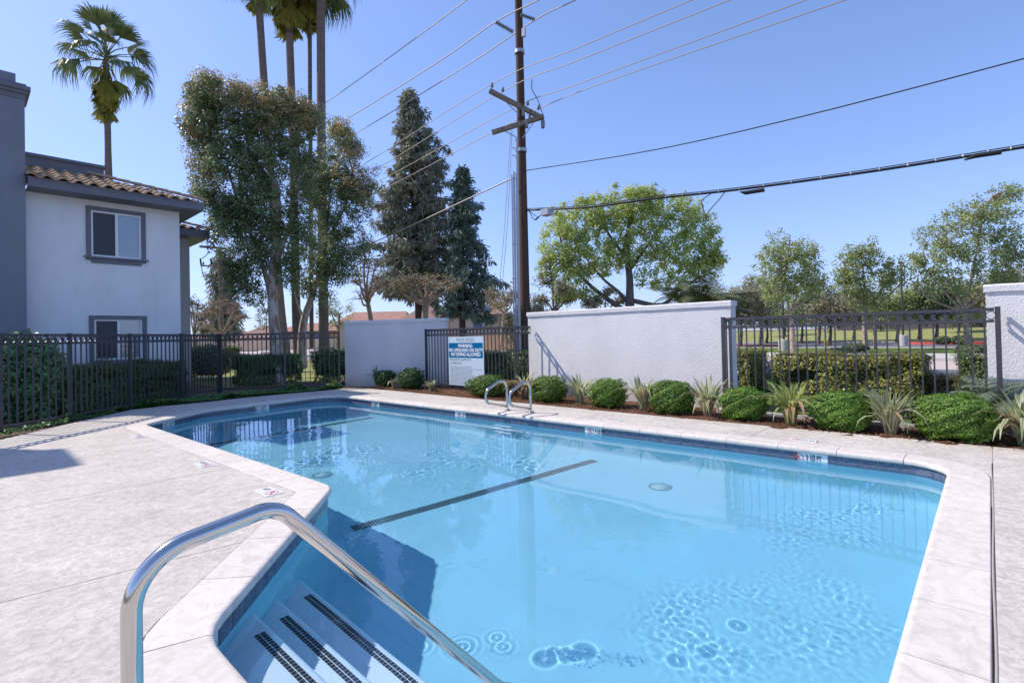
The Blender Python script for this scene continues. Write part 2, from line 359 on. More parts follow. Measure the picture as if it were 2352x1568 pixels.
for i in range(nt_):
    a = i * TL; b = a + TL; mid = (a + b) / 2
    p = path(mid)[0]
    white = any(abs(mid - q) < TL * 1.01 for q in msz)
    if p[1] < .5 and p[0] < 6.2 or (p[0] < .9): continue            # the side below the camera is never seen
    if 2.0 < p[0] < 2.6 and 4.9 < p[1] < 10.4: continue
    o = tile(a + .0035, b - .0035, M_tilewhite if white else M_tile)
    if white: o['label'] = 'white tile for a depth mark in the waterline band'; o.name = 'depth_tile'
ribbon(.034, .034, -.215, -.055, 'grout_band', M_grout, pool)

# basin walls and floor
vs = []; S = list(CUM[:-1]); N = len(S)
for s in S:
    for o, dz in ((.034, None), (.034, .16), (.012, .06), (-.06, .012), (-.14, 0.0)):
        p, n = path(s, o); q = path(s, -.14)[0]; vs.append((p[0], p[1], -.20 if dz is None else floor_z(q[0], q[1]) + dz))
fs = []
for i in range(N):
    for j in range(4):
        a = i * 5 + j; b = ((i + 1) % N) * 5 + j; fs.append((a, b, b + 1, a + 1))
wallm = MB().add(vs, fs, True)
wallm.build('basin_wall', M_plaster, pool)
inner = [Vector((vs[i * 5 + 4][0], vs[i * 5 + 4][1], 0)) for i in range(N)]
bm = bmesh.new(); bv = [bm.verts.new(p) for p in inner]
for t3 in tessellate_polygon([inner]): bm.faces.new([bv[k] for k in t3])
for yy in np.arange(.5, 12, .5):
    bmesh.ops.bisect_plane(bm, geom=bm.verts[:] + bm.edges[:] + bm.faces[:], plane_co=(0, yy, 0), plane_no=(0, 1, 0))
for v in bm.verts: v.co.z = floor_z(v.co.x, v.co.y)
bmesh.ops.recalc_face_normals(bm, faces=bm.faces[:])
if sum(f.normal.z for f in bm.faces) < 0: bmesh.ops.reverse_faces(bm, faces=bm.faces[:])
me = bpy.data.meshes.new('pool_floor'); bm.to_mesh(me); bm.free(); me.materials.append(M_plaster); pool_floor = link('basin_floor', me, pool)

# entry steps
STX = [(0.86, 1.215, -.36), (1.215, 1.475, -.63), (1.475, 1.80, -.90)]
def diagY(x): return 2.83 + (x - .81) * (4.62 - 2.80) / (2.44 - .81) + .0
for x0, x1, z in STX:
    m = MB(); r = .028; P = [(x0 - .02, z)] + [(x1 - r + r * math.sin(a), z - r + r * math.cos(a)) for a in np.linspace(0, math.pi / 2, 5)] + [(x1, -1.28), (x0 - .02, -1.28)]
    y0 = .30; n = len(P); vs = [(x, y0, zz) for x, zz in P] + [(x, diagY(x) + .06, zz) for x, zz in P]
    fs = [(j, (j + 1) % n, n + (j + 1) % n, n + j) for j in range(n)]; m.add(vs, fs, False)
    for j in range(5): m.sm[j] = True
    st = m.build('entry_step', M_step, pool)
    # two rows of small tiles along the nosing, each one separate down to where the frame ends
    xa = x1 - .085; tm = MB().box(-.0125, .0125, -.0122, .0122, 0, .004).mesh('mosaic_tile', M_mosaic); ye = diagY(xa) - .16
    k = 0
    while ye - k * .0305 > 1.25:
        for row in (0, 1):
            link('mosaic_tile', tm, st, (xa + row * .031, ye - k * .0305, z - .0005))
        k += 1
# lane marks across the floor: tiles too small to pick apart singly
def floor_strip(a, b, w):
    a = np.array(a); b = np.array(b); d = b - a; Lg = np.linalg.norm(d); d /= Lg; n = np.array([-d[1], d[0]]); m = MB(); st = .031; rows = 5
    for i in range(int(Lg / st)):
        for j in range(rows):
            c = a + d * (i + .5) * st + n * ((j - (rows - 1) / 2) * st); h = .0126
            q = [c - d * h - n * h, c + d * h - n * h, c + d * h + n * h, c - d * h + n * h]
            m.add([(p[0], p[1], floor_z(*p) + .004) for p in q], [(0, 1, 2, 3)])
    o = m.build('floor_mosaic_stripe', M_mosaic, pool); o['kind'] = 'stuff'
floor_strip((2.75, 4.84), (6.28, 4.22), .16)
floor_strip((3.0, 10.05), (6.33, 10.15), .16)
for x, y in ((3.42, 6.78), (5.75, 2.95)):
    z = floor_z(x, y); MB().lathe([(.14, 0), (.14, .01), (.127, .012), (.116, .006)], (x, y, z), 28).build('floor_drain', mat('drain_plastic', (.14, .32, .36), .5), pool)
    MB().lathe([(.112, 0.003), (.112, .01), (0, .014)], (x, y, z), 24).build('drain_cover', mat('drain_cover', (.32, .57, .66), .5), pool)
    
# depth marks in the tile band
def text_object(name, c, m):              # lettering as plain mesh
    tmp = bpy.data.objects.new(name, c); COL.objects.link(tmp); bpy.context.view_layer.update()
    me = bpy.data.meshes.new_from_object(tmp.evaluated_get(bpy.context.evaluated_depsgraph_get())); bpy.data.objects.remove(tmp); bpy.data.curves.remove(c)
    me.name = name; me.materials.clear(); me.materials.append(m); o = bpy.data.objects.new(name, me); COL.objects.link(o); return o
def text(body, size, m, parent, loc, rot, name='lettering', extrude=.0008, align='CENTER', bold=0.0, sx=1.0):
    c = bpy.data.curves.new(name, 'FONT'); c.body = body; c.size = size; c.extrude = extrude; c.align_x = align; c.align_y = 'CENTER'; c.offset = bold
    o = text_object(name, c, m)
    if parent is not None: o.parent = parent; o.location = -wloc(parent) + Vector([float(v) for v in loc])
    else: o.location = Vector([float(v) for v in loc])
    o.rotation_euler = rot; o.scale = (sx, 1, 1); return o
def no_dive(parent, c, rot, r):                # red ring with a bar over a diving figure
    M3 = rot.to_matrix(); m = MB(); n = 24
    def P(x, y, z=0): v = M3 @ Vector((x, y, z)) + Vector(c); return tuple(v)
    vs = [P(math.cos(2 * math.pi * k / n) * q, math.sin(2 * math.pi * k / n) * q, .001) for k in range(n) for q in (r, r * .84)]
    m.add(vs, [(2 * k, 2 * ((k + 1) % n), 2 * ((k + 1) % n) + 1, 2 * k + 1) for k in range(n)])
    w = r * .09; a = r * .62; m.add([P(-a - w, a - w, .0012), P(-a + w, a + w, .0012), P(a + w, -a + w, .0012), P(a - w, -a - w, .0012)], [(0, 3, 2, 1)])
    m.build('no_diving_ring', M_red, parent)
    m = MB(); q = r * .1
    m.add([P(-.5 * r, -.1 * r, .0006), P(.1 * r, .45 * r, .0006), P(.25 * r, .3 * r, .0006), P(-.4 * r, -.25 * r, .0006)], [(0, 3, 2, 1)])
    m.add([P(.1 * r, .0 * r, .0007), P(.5 * r, -.2 * r, .0007), P(.5 * r, -.33 * r, .0007), P(.05 * r, -.15 * r, .0007)], [(0, 3, 2, 1)])
    m.build('diver_figure', M_text, parent)
from mathutils import Euler
for (x, y), s, d in zip(marks, msz, ['3 1/2 FT', '4 1/2 FT', '5 FT', '5 1/2 FT', '5 FT', '5 FT']):
    p, n = path(s, .0235); ang = math.atan2(n[1], n[0])
    e = Matrix.Rotation(ang - math.pi / 2, 4, 'Z') @ Matrix.Rotation(math.pi / 2, 4, 'X'); rot = e.to_euler()
    tdir = np.array([-n[1], n[0]]) * -1            # reading direction of the viewer in the pool
    c = p + tdir * .08; text(d, .075 if len(d) > 4 else .09, M_text, pool, (c[0], c[1], -.112), rot, bold=.002, sx=.62 if len(d) > 4 else .8)
    c = p - tdir * .08; no_dive(pool, (c[0], c[1], -.125), rot, .055)

# ------------------------------------------------------------------ water: one rippled sheet
rng = np.random.default_rng(7)
gx = np.arange(.70, 6.96, .0165); gy = np.arange(.25, 12.30, .0165); X, Y = np.meshgrid(gx, gy)
poly = np.array([path(s, .03)[0] for s in CUM[:-1]])
def inside(px, py, poly):
    r = np.zeros(px.shape, bool); n = len(poly)
    for i in range(n):
        x1, y1 = poly[i]; x2, y2 = poly[(i + 1) % n]
        if y1 == y2: continue
        c = ((y1 > py) != (y2 > py)) & (px < (x2 - x1) * (py - y1) / (y2 - y1) + x1); r ^= c
    return r
Zw = np.zeros_like(X)
for k in range(14):                                # faint broad swell
    a = rng.uniform(0, 6.28); l = rng.uniform(.25, 1.3); Zw += .00016 * l * np.sin((X * math.cos(a) + Y * math.sin(a)) * 6.283 / l + rng.uniform(0, 6.28))
def noise2(X, Y, sc, seed):
    g = np.random.default_rng(seed).normal(size=(200, 200)); u = (X * sc) % 199; v = (Y * sc) % 199; i = u.astype(int); j = v.astype(int); f = u - i; h = v - j
    f = f * f * (3 - 2 * f); h = h * h * (3 - 2 * h)
    return g[j, i] * (1 - f) * (1 - h) + g[j, i + 1] * f * (1 - h) + g[j + 1, i] * (1 - f) * h + g[j + 1, i + 1] * f * h
def source(px, py):                                # where the surface must ripple for its light to show on the floor at this pixel
    s = at(px, py, WZ); d = ray(px, py); d = d / np.linalg.norm(d); D = 1.05
    def bend(v):
        h = v[:2] / np.linalg.norm(v[:2]); sn = np.linalg.norm(v[:2]) / 1.33; return h * sn / math.sqrt(1 - sn * sn) * D
    o = bend(d) - bend(np.array(SUN)); return s + np.array([o[0], o[1], 0])
def patch(px, py, rx, ry, amp, sc, seed):          # a disturbed stretch of water
    c = source(px, py) if py > 1100 else at(px, py, WZ)
    w = np.exp(-(((X - c[0]) / rx) ** 2 + ((Y - c[1]) / ry) ** 2))
    return w * amp * (noise2(X + 20, Y + 20, sc, seed) + .6 * noise2(X + 20, Y + 20, sc * 1.7, seed + 1)) * np.clip(noise2(X + 3, Y + 9, 2.2, seed + 5) * .7 + .6, 0, 1.4)
Zw += patch(1650, 1455, .55, .36, .00045, 29, 1) + patch(1900, 1440, .5, .4, .00045, 29, 2) + patch(1900, 1180, .8, .5, .0005, 24, 3)
Zw += patch(640, 1005, 1.0, .8, .0010, 11, 11) + patch(880, 1010, 1.0, .8, .0009, 11, 12) + patch(1060, 1020, .8, .6, .0008, 10, 13)
def ring(px, py, amp, lam, rad):
    global Zw
    c = source(px, py); d = np.hypot(X - c[0], Y - c[1]); Zw = Zw + amp * np.cos(d * 6.283 / lam) * np.exp(-(d / rad) ** 2)
for q in ((960, 1480, .0004, .05, .09), (1060, 1482, .0005, .05, .10), (1140, 1462, .0004, .05, .07), (1155, 1485, .0004, .05, .07),
          (1255, 1515, .0028, .12, .055), (1345, 1500, .0028, .12, .055), (1325, 1512, .0012, .06, .04), (1275, 1500, .0010, .06, .04), (1305, 1508, .0014, .09, .06), (1630, 1500, .0012, .08, .05), (1700, 1440, .0012, .08, .05), (1560, 1520, .0012, .08, .05)): ring(*q)
idx = np.arange(X.size).reshape(X.shape); cx = (X[:-1, :-1] + X[1:, 1:]) / 2; cy = (Y[:-1, :-1] + Y[1:, 1:]) / 2; keep = inside(cx, cy, poly)
F4 = np.stack([idx[:-1, :-1], idx[:-1, 1:], idx[1:, 1:], idx[1:, :-1]], -1)[keep]
used, inv = np.unique(F4, return_inverse=True); V = np.stack([X.ravel(), Y.ravel(), (Zw + WZ).ravel()], -1)[used]; F4 = inv.reshape(-1, 4).astype(np.int32)
wm, wt, wb = nodes('pool_water'); wt.nodes.remove(wb); gl = wt.nodes.new('ShaderNodeBsdfGlass'); gl.inputs['IOR'].default_value = 1.33; gl.inputs['Roughness'].default_value = 0
gl.inputs['Color'].default_value = (.90, .97, 1, 1); wt.links.new(gl.outputs[0], wt.nodes['Material Output'].inputs[0])
me = bpy.data.meshes.new('pool_water'); me.vertices.add(len(V)); me.vertices.foreach_set('co', V.astype(np.float32).ravel()); nf = len(F4)
me.loops.add(nf * 4); me.loops.foreach_set('vertex_index', F4.ravel()); me.polygons.add(nf); me.polygons.foreach_set('loop_start', np.arange(0, nf * 4, 4, dtype=np.int32))
me.polygons.foreach_set('loop_total', np.full(nf, 4, dtype=np.int32)); me.update(calc_edges=True); me.polygons.foreach_set('use_smooth', np.ones(nf, bool)); me.materials.append(wm)
water = tag(link('pool_water', me), kind='structure'); water.cycles.is_caustics_caster = True

# ------------------------------------------------------------------ deck slabs
deck_out = [(-7, -9), (8.10, -9), (8.08, 0), (7.92, 5), (7.86, 8.7), (7.84, 11.3), (7.78, 12.7), (7.45, 13.25), (6.6, 13.35), (4.9, 13.50), (3.9, 13.38), (3.2, 13.42), (2.5, 13.30), (1.38, 12.04), (.44, 10.89), (-7, 1.8)]
hole = [tuple(path(s, CW + .004)[0]) for s in CUM[:-1]]
def polymesh(outer, holes):
    loops = [[Vector((x, y, 0)) for x, y in outer]] + [[Vector((x, y, 0)) for x, y in h] for h in holes]
    flat = [p for l in loops for p in l]; bm = bmesh.new(); bv = [bm.verts.new(p) for p in flat]
    for t in tessellate_polygon(loops):
        try: bm.faces.new([bv[k] for k in t])
        except ValueError: pass
    bmesh.ops.remove_doubles(bm, verts=bm.verts[:], dist=1e-5)
    for f in bm.faces:
        if f.normal.z < 0: f.normal_flip()
    bm.normal_update(); return bm
bm = polymesh(deck_out, [hole]); gap = .0045
def cut(co, no, cond):
    for sgn in (-1, 1):
        geom = [f for f in bm.faces if cond(f.calc_center_median())]; ed = set(e for f in geom for e in f.edges); vv = set(v for f in geom for v in f.verts)
        bmesh.ops.bisect_plane(bm, geom=list(vv) + list(ed) + geom, plane_co=Vector(co) + Vector(no) * gap * sgn, plane_no=Vector(no))
def drop(co, no, cond):
    d = [f for f in bm.faces if cond(f.calc_center_median()) and abs((f.calc_center_median() - Vector(co)).dot(Vector(no))) < gap * .99]
    bmesh.ops.delete(bm, geom=d, context='FACES')
always = lambda c: True
J = [((0, .012, 0), (0, 1, 0), always), ((2.36, 0, 0), (1, 0, 0), always)]
right = lambda c: c.x > 6.6; left = lambda c: c.x < 2.36
J += [((0, y, 0), (0, 1, 0), right) for y in (2.34, 5.0, 7.7, 10.4)]
J += [((0, 6.2, 0), (0, 1, 0), left), ((0, 8.9, 0), (0, 1, 0), left), ((0, 11.5, 0), (0, 1, 0), left), ((0, 4.02, 0), (.12, .99, 0), left), ((-1.6, 0, 0), (1, 0, 0), always)]
front = lambda c: c.y < .02
J += [((x, 0, 0), (1, 0, 0), front) for x in (3.93, 5.4, 6.95)]
J += [((4.9, 0, 0), (1, 0, 0), lambda c: c.y > 11.6)]
for co, no, cond in J: cut(co, no, cond)
for co, no, cond in J: drop(co, no, cond)
# connected islands become slabs
bm.faces.ensure_lookup_table(); seen = set(); deck = thing('pool_deck', None, None, (0, 0, 0)); del_keys = [k for k in ('label', 'category') if k in deck]; deck['kind'] = 'structure'
for f in bm.faces:
    if f.index in seen: continue
    st = [f]; isl = []; seen.add(f.index)
    while st:
        g = st.pop(); isl.append(g)
        for e in g.edges:
            for h in e.link_faces:
                if h.index not in seen: seen.add(h.index); st.append(h)
    if sum(g.calc_area() for g in isl) < .02: continue
    b2 = bmesh.new(); mp = {}
    for g in isl:
        for v in g.verts:
            if v not in mp: mp[v] = b2.verts.new(v.co)
    for g in isl: b2.faces.new([mp[v] for v in g.verts])
    bmesh.ops.dissolve_limit(b2, angle_limit=.001, verts=b2.verts[:], edges=b2.edges[:])
    r_ = bmesh.ops.extrude_face_region(b2, geom=b2.faces[:]); bot = [v for v in r_['geom'] if isinstance(v, bmesh.types.BMVert)]
    for v in bot: v.co.z -= .07
    bmesh.ops.recalc_face_normals(b2, faces=b2.faces[:])
    me = bpy.data.meshes.new('slab'); b2.to_mesh(me); b2.free(); me.materials.append(M_deck); link('concrete_slab', me, deck)
bm.free()
bm = polymesh([(x, y) for x, y in deck_out], [[tuple(path(s, CW - .003)[0]) for s in CUM[:-1]]])
for v in bm.verts: v.co.z = -.022
me = bpy.data.meshes.new('joint_bed'); bm.to_mesh(me); bm.free(); me.materials.append(M_joint); link('joint_bed', me, deck)
# sealant bead along the right-hand joint
cs = [at(2235, 1020), at(2245, 1060)] ; bead = [(8.0, .012, .0), (7.2, .012, .0), (6.95, .02, .001), (5.6, .012, .001), (4.1, .018, .001), (3.0, .012, .001), (2.3, .016, .001), (1.0, .012, .001)]
MB().tube(curve_pts(bead, 8), .0055, 6, flat=.5).build('sealant_bead', mat('grey_sealant', (.36, .33, .30), .7), deck)

# small notices set in the deck
def deck_notice(label, c, ang, txt, first=True):
    t = thing('deck_marker', label, 'marker', (c[0], c[1], .004), 'depth and no diving markers set in the deck', ang)
    for sgn in (-1, 1):
        MB().box(-.074 + sgn * .076, .074 + sgn * .076, -.075, .075, -.004, .0015).build('marker_tile', M_tilewhite, t, world=False)
    for body, y, sz in ((txt, .01, .07),):
        c_ = bpy.data.curves.new('depth_lettering', 'FONT'); c_.body = body; c_.size = sz; c_.align_x = 'CENTER'; c_.align_y = 'CENTER'; c_.offset = .002
        o = text_object('depth_lettering', c_, M_text); o.parent = t; o.location = (-.076, y, .0025); o.scale = (.7, 1, 1)
    m = MB(); n = 24; r = .058
    m.add([(.076 + math.cos(2 * math.pi * k / n) * q, math.sin(2 * math.pi * k / n) * q, .0025) for k in range(n) for q in (r, r * .84)], [(2 * k, 2 * ((k + 1) % n), 2 * ((k + 1) % n) + 1, 2 * k + 1) for k in range(n)])
    w = .005; a = r * .62; m.add([(.076 - a - w, a - w, .003), (.076 - a + w, a + w, .003), (.076 + a + w, -a + w, .003), (.076 + a - w, -a - w, .003)], [(0, 1, 2, 3)])
    m.build('no_diving_ring', M_red, t, world=False)
    m = MB(); m.add([(.045, -.005, .0021), (.08, .028, .0021), (.09, .018, .0021), (.052, -.015, .0021)], [(0, 1, 2, 3)]); m.add([(.08, 0, .0022), (.105, -.01, .0022), (.105, -.018, .0022), (.078, -.01, .0022)], [(0, 1, 2, 3)])
    m.build('diver_figure', M_text, t, world=False)
deck_notice('white and red no diving tiles on the deck nearest the handrail corner', (1.96, 4.93), R(-90), '4 FT')
deck_notice('worn white marker tiles on the left deck beside the cross joint', (1.92, 6.60), R(-90), '4 1/2 FT')
deck_notice('faded marker on the left deck farthest from the handrail', (1.86, 9.4), R(-90), '5 FT')
deck_notice('worn red and white marker on the far deck near the right pool corner', (7.22, 1.74), R(90), '3 1/2 FT')
deck_notice('worn marker on the far deck right of the grab rails', (7.18, 4.46), R(90), '4 1/2 FT')
deck_notice('worn marker on the far deck left of the grab rails', (7.12, 7.3), R(90), '5 FT')

# ------------------------------------------------------------------ stainless rails
hr = thing('stair_handrail', 'large polished steel handrail curving down into the pool over the entry steps', 'handrail', (.29, 1.62, 0))
Yh = 1.62
pts = fillet([(.30, Yh, 0.0), (.30, Yh, .842), (.665, Yh, .892), (1.60, Yh, -.125), (1.69, Yh, -.215), (1.69, Yh, -.90)], [0, .15, .11, .06, .06, 0], 12)
MB().tube(pts, .0238, 28).build('rail_tube', M_steel, hr)
MB().lathe([(.055, .003), (.055, .009), (.046, .018), (.03, .022), (.0245, .022)], (.30, Yh, 0), 28).build('base_flange', M_steel, hr)
def grab(Yg, label):
    g = thing('grab_rail', label, 'grab rail', (7.0, Yg, 0), 'pair of steel grab rails at the far pool edge')
    pts = fillet([(7.0, Yg, 0), (6.99, Yg, .44), (6.94, Yg, .545), (6.78, Yg, .55), (6.50, Yg, .44), (6.43, Yg, .33), (6.47, Yg, .19), (6.60, Yg, .155), (6.985, Yg, .075)], [0, .12, .1, .1, .12, .12, .1, .12, 0], 8)
    MB().tube(pts, .0242, 14).build('rail_tube', M_steel, g)
    MB().lathe([(.055, .003), (.055, .01), (.045, .02), (.03, .024), (.0245, .024)], (7.0, Yg, 0), 18).build('base_flange', M_steel, g)
grab(6.06, 'right hoop of the steel grab rail pair, nearer the white sunlit wall')
grab(6.64, 'left hoop of the steel grab rail pair, nearer the rules sign')
for y in (6.06, 6.64): pass
for dz in (-.45, -.72, -.99):                         # recessed steps in the wall below the grab rails
    MB().box(6.51, 6.60, 6.15, 6.55, dz, dz + .012).build('recess_ledge', M_step, pool)
for o in list(pool.children_recursive) + []:
    if o.type == 'MESH': o.cycles.is_caustics_receiver = True
for o in hr.children: o.cycles.is_caustics_receiver = False

# ------------------------------------------------------------------ fences
picket_me = {}
ring_me = None
def get_ring():
    global ring_me
    if ring_me is None:
        m = MB(); n = 16; r = .047; w = .0055; vs = []
        for k in range(n):
            a = 2 * math.pi * k / n
            for q, y in ((r - w, -.008), (r + w, -.008), (r + w, .008), (r - w, .008)): vs.append((math.cos(a) * q, y, math.sin(a) * q))
        m.add(vs, [(4 * k + j, 4 * k + (j + 1) % 4, 4 * ((k + 1) % n) + (j + 1) % 4, 4 * ((k + 1) % n) + j) for k in range(n) for j in range(4)])
        ring_me = m.mesh('ring', M_black)
    return ring_me
def fence(name, label, P, cat='fence', z0=0.0, H=1.60, post=None, pitch=.128, group=None, gate=False):
    """posts at the corner points P, rails, pickets and a band of rings between the two top rails"""
    c = np.mean(np.array(P), axis=0); t = thing(name, label, cat, (P[0][0], P[0][1], z0), group)
    h = H - z0
    pk = MB().box(-.0095, .0095, -.0095, .0095, .07, h - .04).mesh('picket', M_black)
    pm = MB(); pm.box(-.027, .027, -.027, .027, -.02, h); pm.box(-.031, .031, -.031, .031, h, h + .010); pm = pm.mesh('post', M_black)
    for i, p in enumerate(P):
        if post is None or post[i]:
            o = link('fence_post', pm, t, (p[0], p[1], z0))
            if i < len(P) - 1: d = np.array(P[i + 1]) - np.array(P[i])
            else: d = np.array(P[i]) - np.array(P[i - 1])
            o.rotation_euler[2] = math.atan2(d[1], d[0])
    for a, b in zip(P[:-1], P[1:]):
        a = np.array(a); b = np.array(b); L_ = np.linalg.norm(b - a); d = (b - a) / L_; ang = math.atan2(d[1], d[0])
        a1 = a + d * .031; b1 = b - d * .031
        for zz, hh, w in ((h - .042, .04, .019), (h - .190, .034, .016), (.075, .034, .016)):
            MB().obox(a1, b1, w, z0 + zz, z0 + zz + hh).build('fence_rail', M_black, t)
        n = max(1, int(round(L_ / pitch))); st = L_ / n
        for k in range(1, n):
            p = a + d * st * k; o = link('picket', pk, t, (p[0], p[1], z0)); o.rotation_euler[2] = ang
        for k in range(n):
            p = a + d * st * (k + .5); o = link('ring', get_ring(), t, (p[0], p[1], z0 + h - .099)); o.rotation_euler[2] = ang; o.scale = (min(1, (st - .024) / .104), 1, 1.08)
    return t
FR = fence('metal_fence', 'right-hand black ring-topped fence panel between the sunlit wall and the right wall', [(9.42, 3.37), (9.0, 3.37), (9.0, -.08), (9.42, -.08)], post=[0, 1, 1, 0], z0=.03, H=1.615)
fence('metal_fence', 'black ring-topped fence panel behind the pool rules sign', [(8.88, 11.485), (8.88, 8.14), (9.46, 8.14)], post=[1, 1, 0], z0=0.02, H=1.605)
FP = [(-.50, 10.86), (.48, 11.71), (1.43, 12.46), (2.53, 13.47), (3.72, 14.40)]
fence('metal_fence', 'left-hand black ring-topped fence in front of the white house', FP)
fence('metal_gate', 'narrow black gate panel set end-on at the corner of the white house', [(3.76, 14.46), (4.92, 15.61)], cat='gate', H=1.60)
fence('metal_fence', 'black ring-topped fence in front of the pale-barked tree trunks', [(4.98, 15.60), (6.21, 14.37), (7.50, 13.75)], post=[1, 1, 1])
MB().box(8.93, 9.07, -.2, 3.5, -.03, .045).build('kerb', M_walk).__setitem__('kind', 'structure')

# ------------------------------------------------------------------ garden walls
def gwall(label, a, b, H, thick, side, name='garden_wall', ends=(0, 0)):
    a = np.array(a, float); b = np.array(b, float); d = (b - a) / np.linalg.norm(b - a); n = np.array([-d[1], d[0]]) * side
    t = thing(name, label, 'wall', (a[0], a[1], 0)); m = MB(); N = max(2, int(np.linalg.norm(b - a) / .12)); rg = random.Random(hash(label) % 1000); rows = 16
    Lw = np.linalg.norm(b - a)
    def face(off, flip):
        vs = []; fs = []
        for i in range(N + 1):
            for j in range(rows + 1):
                p = a + d * Lw * i / N + n * (off + (rg.uniform(-.004, .004) if 0 < i < N and 0 < j < rows else 0)); vs.append((p[0], p[1], -.05 + (H - .10 + .05) * j / rows))
        for i in range(N):
            for j in range(rows):
                q = (i * (rows + 1) + j, (i + 1) * (rows + 1) + j, (i + 1) * (rows + 1) + j + 1, i * (rows + 1) + j + 1); fs.append(q if not flip else q[::-1])
        m.add(vs, fs, True)
    face(0, side > 0); face(thick, side < 0)
    for p in (a, b):
        q = p + n * thick; m.add([(p[0], p[1], -.05), (q[0], q[1], -.05), (q[0], q[1], H - .1), (p[0], p[1], H - .1)], [(0, 1, 2, 3)])
    m.build('wall_body', M_whitewall, t)
    cm = MB(); NN = int(Lw / .15); vs = []
    for i in range(NN + 1):
        p = a + d * (Lw * i / NN) + (d * (-.02 if i == 0 else .02 if i == NN else 0)); w = [rg.uniform(-.003, .003) for _ in range(4)]
        for off, z in ((-.028, H - .10), (-.032, H - .02), (-.012, H), (thick + .012, H), (thick + .03, H - .02), (thick + .028, H - .10)):
            q = p + n * off; vs.append((q[0], q[1], z + (w[0] if z > H - .05 else w[1])))
    cm.add(vs, [(6 * i + j, 6 * i + (j + 1) % 6, 6 * i + 6 + (j + 1) % 6, 6 * i + 6 + j) for i in range(NN) for j in range(6)] , True)
    cm.add([vs[j] for j in range(6)], [tuple(range(6))]); cm.add([vs[NN * 6 + j] for j in range(6)], [tuple(reversed(range(6)))])
    o = cm.build('wall_cap', M_whitewall, t); o.data.polygons.foreach_set('use_smooth', [False] * len(o.data.polygons))
    return t
gwall('long sunlit white stucco wall in the middle behind the planting bed', (9.50, 3.42), (9.50, 8.26), 1.935, .26, -1)
gwall('white stucco wall at the right edge of the view with a fence shadow on it', (9.45, -6.0), (9.45, .03), 1.935, .26, -1)
gwall('shaded bluish white stucco wall left of the pool rules sign', (9.52, 11.40), (8.02, 14.35), 1.93, .2, -1)
# small irrigation pipes in the bed by the wall
ir = thing('irrigation_valve', 'pair of thin upright irrigation pipes against the foot of the sunlit wall', 'pipe', (9.25, 5.0, 0))
for y in (4.92, 5.02): MB().tube([(9.28, y, 0), (9.28, y, .34)], .012, 8).build('pipe', M_galv, ir)
MB().tube([(9.28, 4.90, .34), (9.28, 5.04, .34)], .014, 8).build('pipe', M_galv, ir)

# ------------------------------------------------------------------ pool rules sign
sg = thing('rules_sign', 'tall white and blue pool rules sign hung on the black fence', 'sign', (8.8350, 9.95, .12))
y0, y1, zb, zt = 10.48, 9.15, .13, 1.385
MB().box(8.8350, 8.8470, y1, y0, zb, zt).build('sign_board', M_signwhite, sg)
MB().box(8.8315, 8.8350, y1 + .03, y0 - .02, .845, 1.225).build('blue_panel', M_signblue, sg)
SR = Matrix(((0, 0, -1), (-1, 0, 0), (0, 1, 0))).to_euler(); yc = (y0 + y1) / 2
text('POOL RULES', .125, mat('grey_print', (.22, .24, .27), .5), sg, (8.8335, yc, 1.30), SR, sx=.95)
M_white = mat('white_print', (.82, .85, .88), .4)
for b_, z_ in (('WARNING:', 1.145), ('NO LIFEGUARD ON DUTY', 1.035), ('NO DIVING ALLOWED', .925)): text(b_, .118, M_white, sg, (8.8300, yc, z_), SR, sx=.92, bold=.003)
text('MAXIMUM CAPACITY', .085, mat('grey_print', (.2, .2, .2)), sg, (8.8335, y0 - .05, .79), SR, align='LEFT')
text('15 PERSONS', .085, mat('grey_print', (.2, .2, .2)), sg, (8.8335, y0 - .05, .70), SR, align='LEFT')
rg = random.Random(4)
m = MB()
for k in range(15):                                    # rows of print too small to read
    z = .61 - k * .032; x = y0 - .05; stop = y0 - rg.uniform(.75, 1.25)
    while x > stop:
        w = rg.uniform(.015, .06); m.box(8.8335, 8.8348, x - w, x, z, z + .012); x -= w + .012
o = m.build('small_print', mat('grey_print', (.2, .2, .2)), sg); o['kind'] = 'stuff'
for y in (y0 - .05, y1 + .05):
    for z in (zb + .05, zt - .05): MB().lathe([(.012, 0), (.012, .004), (0, .006)], (0, 0, 0), 8).build('sign_bolt', M_galv, sg, (8.8330, y, z)).rotation_euler = (0, -math.pi / 2, 0)

# ------------------------------------------------------------------ white house on the left
HY = 16.73
hs = thing('white_house', 'two-storey white stucco house with tan tile roof and grey chimney tower', 'house', (1.2, HY, 0))
W1 = (2.36, 3.42, 3.64, 4.82); W2 = (2.40, 3.42, .98, 2.03)
def wallholes(x0, x1, z0, z1, holes, y, name, m):
    xs = sorted({x0, x1, *[h[0] for h in holes], *[h[1] for h in holes]}); zs = sorted({z0, z1, *[h[2] for h in holes], *[h[3] for h in holes]}); b = MB(); gx = {}; fs = []; vs = []
    def V_(x, z):
        if (x, z) not in gx: gx[(x, z)] = len(vs); vs.append((x, y, z))
        return gx[(x, z)]
    for xa, xb in zip(xs[:-1], xs[1:]):
        for za, zb_ in zip(zs[:-1], zs[1:]):
            if any(h[0] <= (xa + xb) / 2 <= h[1] and h[2] <= (za + zb_) / 2 <= h[3] for h in holes): continue
            fs.append((V_(xa, za), V_(xb, za), V_(xb, zb_), V_(xa, zb_)))
    b.add(vs, fs)
    for h in holes:                                     # reveals
        q = [(h[0], h[2]), (h[1], h[2]), (h[1], h[3]), (h[0], h[3])]
        for i in range(4):
            a, c = q[i], q[(i + 1) % 4]; b.add([(a[0], y, a[1]), (c[0], y, c[1]), (c[0], y + .12, c[1]), (a[0], y + .12, a[1])], [(0, 1, 2, 3)])
    return b
